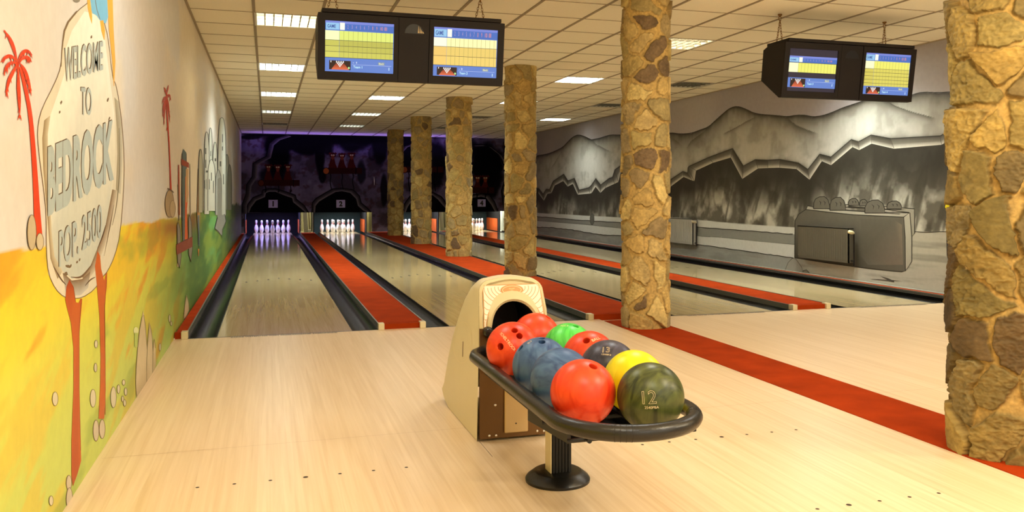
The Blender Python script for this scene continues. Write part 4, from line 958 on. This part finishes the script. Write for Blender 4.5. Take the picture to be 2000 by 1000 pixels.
# printed panel round the mouth
ff = lambda x, z, l: (x, yfr(z)-.0085-l, z)
P = Paint(ff); PB, PO = (232, 224, 206), (196, 146, 88)
A_, B_ = [], []
for k in range(41):
    a = math.pi*(1-k/40); r_ = .140
    B_.append((AC[0]+r_*math.cos(a)*.965, AC[1]+r_*math.sin(a)))
    dx, dz = math.cos(a), math.sin(a); L = 9
    if abs(dx) > 1e-6: L = min(L, ((.150-.10*max(0, dz)*.12)/abs(dx)))
    if dz > 1e-6: L = min(L, .184/dz)
    A_.append((AC[0]+dx*L*.99, AC[1]+dz*L))
A_[0] = (AC[0]-.146, AC[1]-.004); A_[-1] = (AC[0]+.146, AC[1]-.004)
P.ribbon(A_, B_, PB, PB)
P.stroke(A_, .004, PO); P.stroke(B_, .004, PO)
for k in (3, 5, 7, 9, 31, 33, 35, 37): P.stroke([A_[k], ((A_[k][0]+B_[k][0])/2, (A_[k][1]+B_[k][1])/2-.004), B_[k]], .0028, PO)
for s in (-1, 1):
    for q in range(5):
        rx, rz = .066+.017*q, .030+.013*q
        arc = [(AC[0]+s*rx*math.cos(t_), .686+.012-rz*math.sin(t_)) for t_ in np.linspace(-.6 if q < 4 else -.3, 1.25, 14)]
        arc = [p for p in arc if p[1] < AC[1]+.178 and (p[0]-AC[0])**2+(p[1]-AC[1])**2 > .142**2 and abs(p[0]-AC[0]) < .148]
        if len(arc) > 2: P.stroke(arc, .0026, PO)
P.ell(AC[0], .688, .056, .0235, PO, n=32); P.ell(AC[0], .688, .047, .0185, (236, 214, 170), n=32); P.ell(AC[0], .688, .0445, .0165, PO, n=32)
for e in (-.003, .003): P.stroke([(AC[0]+e, .686), (AC[0]+e*1.6, .674)], .002, (236, 220, 180))
P.stroke([(AC[0]-.014, .694), (AC[0], .692), (AC[0]+.014, .695)], .003, (226, 196, 140))
P.mb.build('front_decal', M['decal'], BR, B, colors=True, recalc=False)
# lower front sheet, access plate, screws
mb = MB()
for (x0, x1, z0, z1) in ((HC-.166, HC+.166, .012, .41), (HC-.166, AC[0]-.114, .41, .52), (AC[0]+.114, HC+.166, .41, .52)): mb.box(x0, x1, 3.776, 3.788, z0, z1)
mb.build('front_sheet', M['bronze'], BR, B)
x0, _ = on_y(985, 842, 3.77); x1, zb = on_y(1031, 842, 3.77)
MB().box(x0, x1, 3.762, 3.776, zb, .365).build('access_plate', M['plate'], BR, B, bevel=.006, seg=3)
mb = MB()
for px, py in ((967, 791), (955.6, 851), (968.6, 850.6), (1049, 841.5), (1062, 841.5)):
    x, z = on_y(px, py, 3.776); mb.lathe([(.0062, 0), (.0055, -.003), (.0012, -.004)], (x, 3.776, z), 12, axis='y')
mb.build('screw', M['chrome'], BR, B)
x, z = on_y(1008, 827, 3.761); MB().lathe([(.004, 0), (.001, -.001)], (x, 3.7615, z), 10, axis='y').build('plate_hole', M['ink'], BR, B)
x, z = on_y(950, 652, 3.76); MB().lathe([(.024, .02), (.024, -.02), (.018, -.03), (.002, -.032)], (HC-.128, 3.77, .505), 20, axis='y').build('rubber_buffer', M['rubber'], BR, B, smooth=50)
# oval embossing and slot on the side
def fs(px, py, l): y, z = on_x(px, py, .921); return (HC-hwz(z)-.0006-l, y, z)
P = Paint(fs)
rg = [(901+17.5*math.cos(t_), 669+40*math.sin(t_)) for t_ in np.linspace(0, 2*math.pi, 40)]
P.stroke(rg, .9, (226, 212, 172)); P.stroke([(901.8, 667), (901.5, 697)], 1.5, (110, 80, 40))
P.mb.build('side_emboss', M['decal'], BR, B, colors=True, recalc=False)
# the long rail ring
RX0, RX1, RZ, RCY = .873, 1.343, .42, 2.56; rr_ = (RX1-RX0)/2; RCX = (RX0+RX1)/2
path = [(RX0+.085, 3.775, RZ), (RX0+.05, 3.735, RZ), (RX0+.018, 3.69, RZ), (RX0, 3.63, RZ)]+[(RX0, 3.55-.11*i, RZ) for i in range(9)]
path += [(RCX-rr_*math.cos(a), RCY-rr_*math.sin(a), RZ) for a in np.linspace(0, math.pi, 33)]
path += [(RX1, 3.55-.11*i, RZ) for i in range(9)][::-1]+[(RX1, 3.63, RZ), (RX1-.018, 3.69, RZ), (RX1-.05, 3.735, RZ), (RX1-.085, 3.775, RZ)]
MB().tube(path, .0262, 20).build('rail', M['rubber'], BR, B, smooth=70)
mb = MB()
for a in (R(62), R(66), R(70), R(74)):
    for sgn in (1,):
        c = Vector((RCX-rr_*math.cos(a), RCY-rr_*math.sin(a), RZ)); tn = Vector((math.sin(a), -math.cos(a), 0))
        mb.tube([c-tn*.0012, c+tn*.0012], .0268, 20)
for a in (R(150), R(154), R(158)):
    c = Vector((RCX-rr_*math.cos(a), RCY-rr_*math.sin(a), RZ)); tn = Vector((math.sin(a), -math.cos(a), 0)); mb.tube([c-tn*.0012, c+tn*.0012], .0268, 20)
mb.build('joint_rings', M['black'], BR, B)
# pan and rods under the balls
mb = MB(); mb.box(.955, 1.255, 2.66, 3.77, .310, .318).box(.955, .962, 2.66, 3.77, .318, .372).box(1.248, 1.255, 2.66, 3.77, .318, .372).prism([(2.66, .345), (2.66, .302), (3.13, .262), (3.13, .345)], .962, .968, 'x').prism([(2.66, .345), (2.66, .302), (3.13, .262), (3.13, .345)], 1.20, 1.206, 'x')
mb.build('pan', M['black'], BR, B)
mb = MB()
for x in (.95, 1.05, 1.175, 1.275): mb.tube([(x, 2.44, .375), (x, 3.78, .375)], .0078, 10)
mb.tube([(.885, 2.47, .372), (1.33, 2.47, .372)], .007, 10); mb.tube([(.885, 2.72, .366), (1.33, 2.72, .366)], .007, 10)
mb.build('support_rods', M['black'], BR, B, smooth=60)
# pedestal
pb = MB().lathe([(.128, 0), (.129, .010), (.122, .020), (.098, .038), (.092, .041), (.001, .042)], (1.103, 3.185, 0), 48).build('pedestal_base', M['rubber'], BR, B, smooth=35)
pp = MB(); pp.box(1.066, 1.148, 3.150, 3.212,   .04, .31)
for k in range(6): pp.box(1.070+.013*k, 1.076+.013*k, 3.145, 3.151, .04, .345)
pp.build('pedestal_post', M['black'], BR, B)
MB().box(1.060, 1.066, 3.147, 3.214, .04, .345).build('post_cover', M['block'], BR, B, bevel=.002)
mb = MB()
for x in (1.05, 1.15): mb.prism([(3.24, .345), (3.24, .30), (3.13, .275), (2.86, .345)], x-.003, x+.003, 'x')
mb.box(1.05, 1.15, 2.84, 3.26, .334, .345)
mb.build('bracket', M['black'], BR, B)

# ================================================================== bowling balls
RB = .109
def ball_mesh():
    mb = MB(); n, m_ = 96, 64
    vs = []; 
    prof = [(RB*math.sin(math.pi*i/m_), -RB*math.cos(math.pi*i/m_)) for i in range(1, m_)]
    for r_, h in prof:
        vs += [(r_*math.cos(2*math.pi*k/n), r_*math.sin(2*math.pi*k/n), h) for k in range(n)]
    fs = [(i*n+k, i*n+(k+1) % n, (i+1)*n+(k+1) % n, (i+1)*n+k) for i in range(m_-2) for k in range(n)]
    b = len(vs); vs += [(0, 0, -RB), (0, 0, RB)]
    fs += [(b, (k+1) % n, k) for k in range(n)]+[(b+1, (m_-2)*n+k, (m_-2)*n+(k+1) % n) for k in range(n)]
    mb.add(vs, fs); return mb
def finger_dirs():
    a = R(8.6); t_ = R(48)
    return [(Vector((0, math.sin(a), math.cos(a))), .0128), (Vector((0, -math.sin(a), math.cos(a))), .0128), (Vector((math.sin(t_), 0, math.cos(t_))), .0138)]
bm_ = ball_mesh(); ballo = bm_.build('ball_tmp', M['black'])
cm = MB()
for d, r_ in finger_dirs():
    cm.tube([d*.06, d*.085, d*.1055, d*.108, d*.12], [r_, r_, r_, r_*1.12, r_*1.25], 28)
cut = cm.build('cut_tmp', M['black'])
md = ballo.modifiers.new('b', 'BOOLEAN'); md.operation = 'DIFFERENCE'; md.object = cut; md.solver = 'EXACT'
dg = bpy.context.evaluated_depsgraph_get(); dg.update()
BALL_ME = bpy.data.meshes.new_from_object(ballo.evaluated_get(dg)); BALL_ME.name = 'ball'
BALL_ME.polygons.foreach_set('use_smooth', [True]*len(BALL_ME.polygons)); BALL_ME.set_sharp_from_angle(angle=R(30))
bpy.data.objects.remove(ballo); bpy.data.objects.remove(cut)
def marble(name, c1, c2, rough=.36):
    m, nt, b = newmat(name); L = nt.links.new
    tc = nt.nodes.new('ShaderNodeTexCoord'); mp = nt.nodes.new('ShaderNodeMapping'); mp.inputs['Scale'].default_value = (34, 16, 7)
    L(tc.outputs['Object'], mp.inputs[0]); n = nt.nodes.new('ShaderNodeTexNoise'); n.inputs['Scale'].default_value = 1.0; n.inputs['Detail'].default_value = 6; n.inputs['Distortion'].default_value = .9
    L(mp.outputs[0], n.inputs['Vector']); cr = nt.nodes.new('ShaderNodeValToRGB'); L(n.outputs['Fac'], cr.inputs[0])
    cr.color_ramp.elements[0].position = .36; cr.color_ramp.elements[1].position = .66
    cr.color_ramp.elements[0].color = (*c1, 1); cr.color_ramp.elements[1].color = (*c2, 1)
    L(cr.outputs[0], b.inputs['Base Color']); b.inputs['Roughness'].default_value = rough; b.inputs['Specular IOR Level'].default_value = .4
    return m
BM = {'red': marble('red_ball', rgb(204, 44, 14), rgb(228, 74, 32)), 'blue': marble('blue_ball', rgb(40, 68, 116), rgb(76, 108, 150), .42), 'green': marble('green_ball', rgb(32, 168, 48), rgb(92, 214, 88)),
      'yellow': marble('yellow_ball', rgb(216, 204, 0), rgb(232, 224, 26)), 'olive': marble('olive_ball', rgb(38, 46, 20), rgb(84, 92, 44)), 'dark': marble('dark_ball', rgb(34, 34, 46), rgb(72, 70, 88))}
def on_ball(c, px, py):
    o = Vector((0, 0, CH)); d = ray(px, py); oc = o-c; b = oc.dot(d); q = b*b-(oc.length_squared-RB*RB)
    return ((o+d*(-b-math.sqrt(max(q, 0))))-c).normalized()
def ball(c, colr, lab, fing=None, thumb=None, seed=1, texts=()):
    c = Vector(c); t = thing('bowling_ball', c, lab, 'bowling ball', 'bowling balls on the ball return')
    rnd = random.Random(seed)
    z = fing if fing is not None else Vector((rnd.uniform(-.2, .4), rnd.uniform(.2, .5), -.9))
    if isinstance(z, tuple): z = on_ball(c, *z)
    z = z.normalized(); th = thumb if thumb is not None else Vector((rnd.uniform(-1, 1), rnd.uniform(-1, 1), .1))
    if isinstance(th, tuple): th = on_ball(c, *th)
    x = (th-z*th.dot(z)).normalized(); y = z.cross(x)
    me = BALL_ME.copy(); me.materials.clear()
    o = link_mesh('body', me, BM[colr], t); o.rotation_euler = Matrix((x, y, z)).transposed().to_euler()
    for (s, ctr, upx, hgt, mname, outline) in texts:
        n_ = on_ball(c, *ctr); up = on_ball(c, *upx)-n_; up = (up-n_*up.dot(n_)).normalized(); rt = up.cross(n_)
        v, f, asp = text_geo(s, .0); mb = MB(); wd = hgt*asp
        def at(u, q, l=.0005): p = n_*RB+rt*((u-.5)*wd)+up*((q-.5)*hgt); return p.normalized()*(RB+l)
        if not outline:
            mb.add([at(u, q) for u, q in v], f)
        else:
            from collections import Counter
            ec = Counter(); 
            for fc in f:
                for i in range(len(fc)): ec[tuple(sorted((fc[i], fc[(i+1) % len(fc)])))] += 1
            for (i, j), k in ec.items():
                if k == 1:
                    ns = max(1, int((Vector(at(*v[i]))-Vector(at(*v[j]))).length/.003)); mb.tube([at(*(v[i]+(v[j]-v[i])*q_/ns)) for q_ in range(ns+1)], .0005, 5)
        mb.build('engraving', M[mname], t, (0, 0, 0), recalc=False)
    return t
ball((1.0, 2.63, .48), 'red', 'red ball at the front left end of the rack, one finger hole on top', (1150, 712), (1159, 690), 1) if False else None
ball((1.0, 2.63, .48), 'red', 'red ball at the front left end of the rack, touching the olive ball', Vector((.34, .35, .9)), (1159, 721), 1, [('lane', (1131, 709), (1133, 702), .010, 'cream_ink', False)] if False else ())
ball((1.0, 2.85, .48), 'blue', 'plain blue ball just behind the front red ball, no holes showing', None, None, 2)
ball((1.0, 3.085, .48), 'blue', 'blue ball with two holes showing, between the big red ball and the plain blue ball', (1058, 663), (1015.5, 680), 3, [('SPX', (1034, 668), (1036, 661), .011, 'cream_ink', False)] if False else [('ILT', (1035, 668), (1024, 663), .011, 'cream_ink', False)])
ball((.968, 3.364, .50), 'red', 'red ball with three holes beside the hood mouth at the rear left of the rack', (1010, 650), (969.7, 686), 4, [('SCHELTROCK', (991, 666), (996, 662), .012, 'cream_ink', False)])
ball((1.163, 3.66, .49), 'red', 'red ball half inside the mouth of the hood, farthest back', Vector((.55, .5, .65)), (1071, 622), 5)
ball((1.222, 3.39, .48), 'green', 'bright green ball in the right row between two red balls', Vector((-.3, .35, .9)), (1124, 636), 6, [('ALLT', (1102, 636), (1106, 632), .012, 'cream_ink', False)])
ball((1.232, 3.17, .48), 'red', 'red ball in the right row between the green ball and the grey number 13 ball', Vector((-.35, .25, .9)), (1137, 655), 7, [('BALL', (1164, 662), (1160, 658), .013, 'cream_ink', False)])
ball((1.225, 2.95, .48), 'dark', 'dark grey ball engraved with the number 13', None, None, 8, [('13', (1184, 683), (1185, 674), .025, 'cream_ink', True), ('1324387.8', (1184, 692.5), (1185, 686), .0062, 'cream_ink', False)])
ball((1.230, 2.731, .48), 'yellow', 'yellow ball behind the olive ball in the right row', None, None, 9)
ball((1.190, 2.513, .48), 'olive', 'dark olive green ball engraved with the number 12 at the front right end', None, None, 10, [('12', (1268, 776), (1267, 762), .040, 'cream_ink', True), ('2540PBA', (1273, 796), (1272.5, 788), .0085, 'cream_ink', False)])

# ================================================================== radiators on the grey wall
def radiator(y0, y1, z0, z1, col, lab, valve):
    m = mat('radiator_paint', col, .45, noise=.06, nscale=4); t = thing('radiator', (XR-.06, (y0+y1)/2, z0), lab, 'radiator', 'wall radiators'); b = (XR-.06, (y0+y1)/2, z0)
    mb = MB(); mb.box(XR-.10, XR-.085, y0, y1, z0, z1)
    n = int((y1-y0)/.045)
    for k in range(n): y = y0+.02+(y1-y0-.04)*k/(n-1) if n > 1 else y0; mb.box(XR-.105, XR-.10, y-.009, y+.009, z0+.03, z1-.03)
    mb.build('front_panel', m, t, b)
    MB().box(XR-.10, XR-.02, y0, y0+.012, z0, z1).box(XR-.10, XR-.02, y1-.012, y1, z0, z1).box(XR-.10, XR-.02, y0, y1, z1-.012, z1).build('side_cover', m, t, b)
    MB().box(XR-.035, XR-.002, y0+.1, y1-.1, z0+.02, z1-.05).build('rear_panel', m, t, b)
    vy = y0-.055
    MB().tube([(XR-.06, y0, z0+.03), (XR-.06, vy, z0+.03), (XR-.06, vy, z0-.03)], .009, 10).tube([(XR-.06, vy, z0+.03), (XR-.06, vy, z1-.06), (XR-.06, y0, z1-.06)], .009, 10).build('pipe', M['casing'], t, b, smooth=60)  # pipes coloured dark to stand in for their shadow on the wall
    MB().tube([(XR-.06, vy, z1-.06), (XR-.08, vy-.01, z1-.055), (XR-.11, vy-.02, z1-.05), (XR-.155, vy-.03, z1-.04), (XR-.165, vy-.032, z1-.04)], [.012, .018, .024, .022, .01], 16).build('valve_head', mat('valve_white', valve, .4), t, b, smooth=50)
ya, zt = on_x(1657, 446, XR-.1); yb_, zt2 = on_x(1558, 437, XR-.1); _, zl = on_x(1657, 514, XR-.1)
radiator(ya, yb_, zl, zt, rgb(92, 86, 72), 'dark painted radiator hiding in the painted stone block on the grey mural wall', rgb(236, 226, 180))
ya, zt = on_x(1353, 428, XR-.1); yb_, _ = on_x(1262, 420, XR-.1); _, zl = on_x(1353, 478, XR-.1)
radiator(ya, yb_, zl, zt, rgb(170, 168, 160), 'pale grey radiator with valve just right of the pillar on the grey mural wall', rgb(200, 190, 160))
# small thermostat knob on the colourful wall
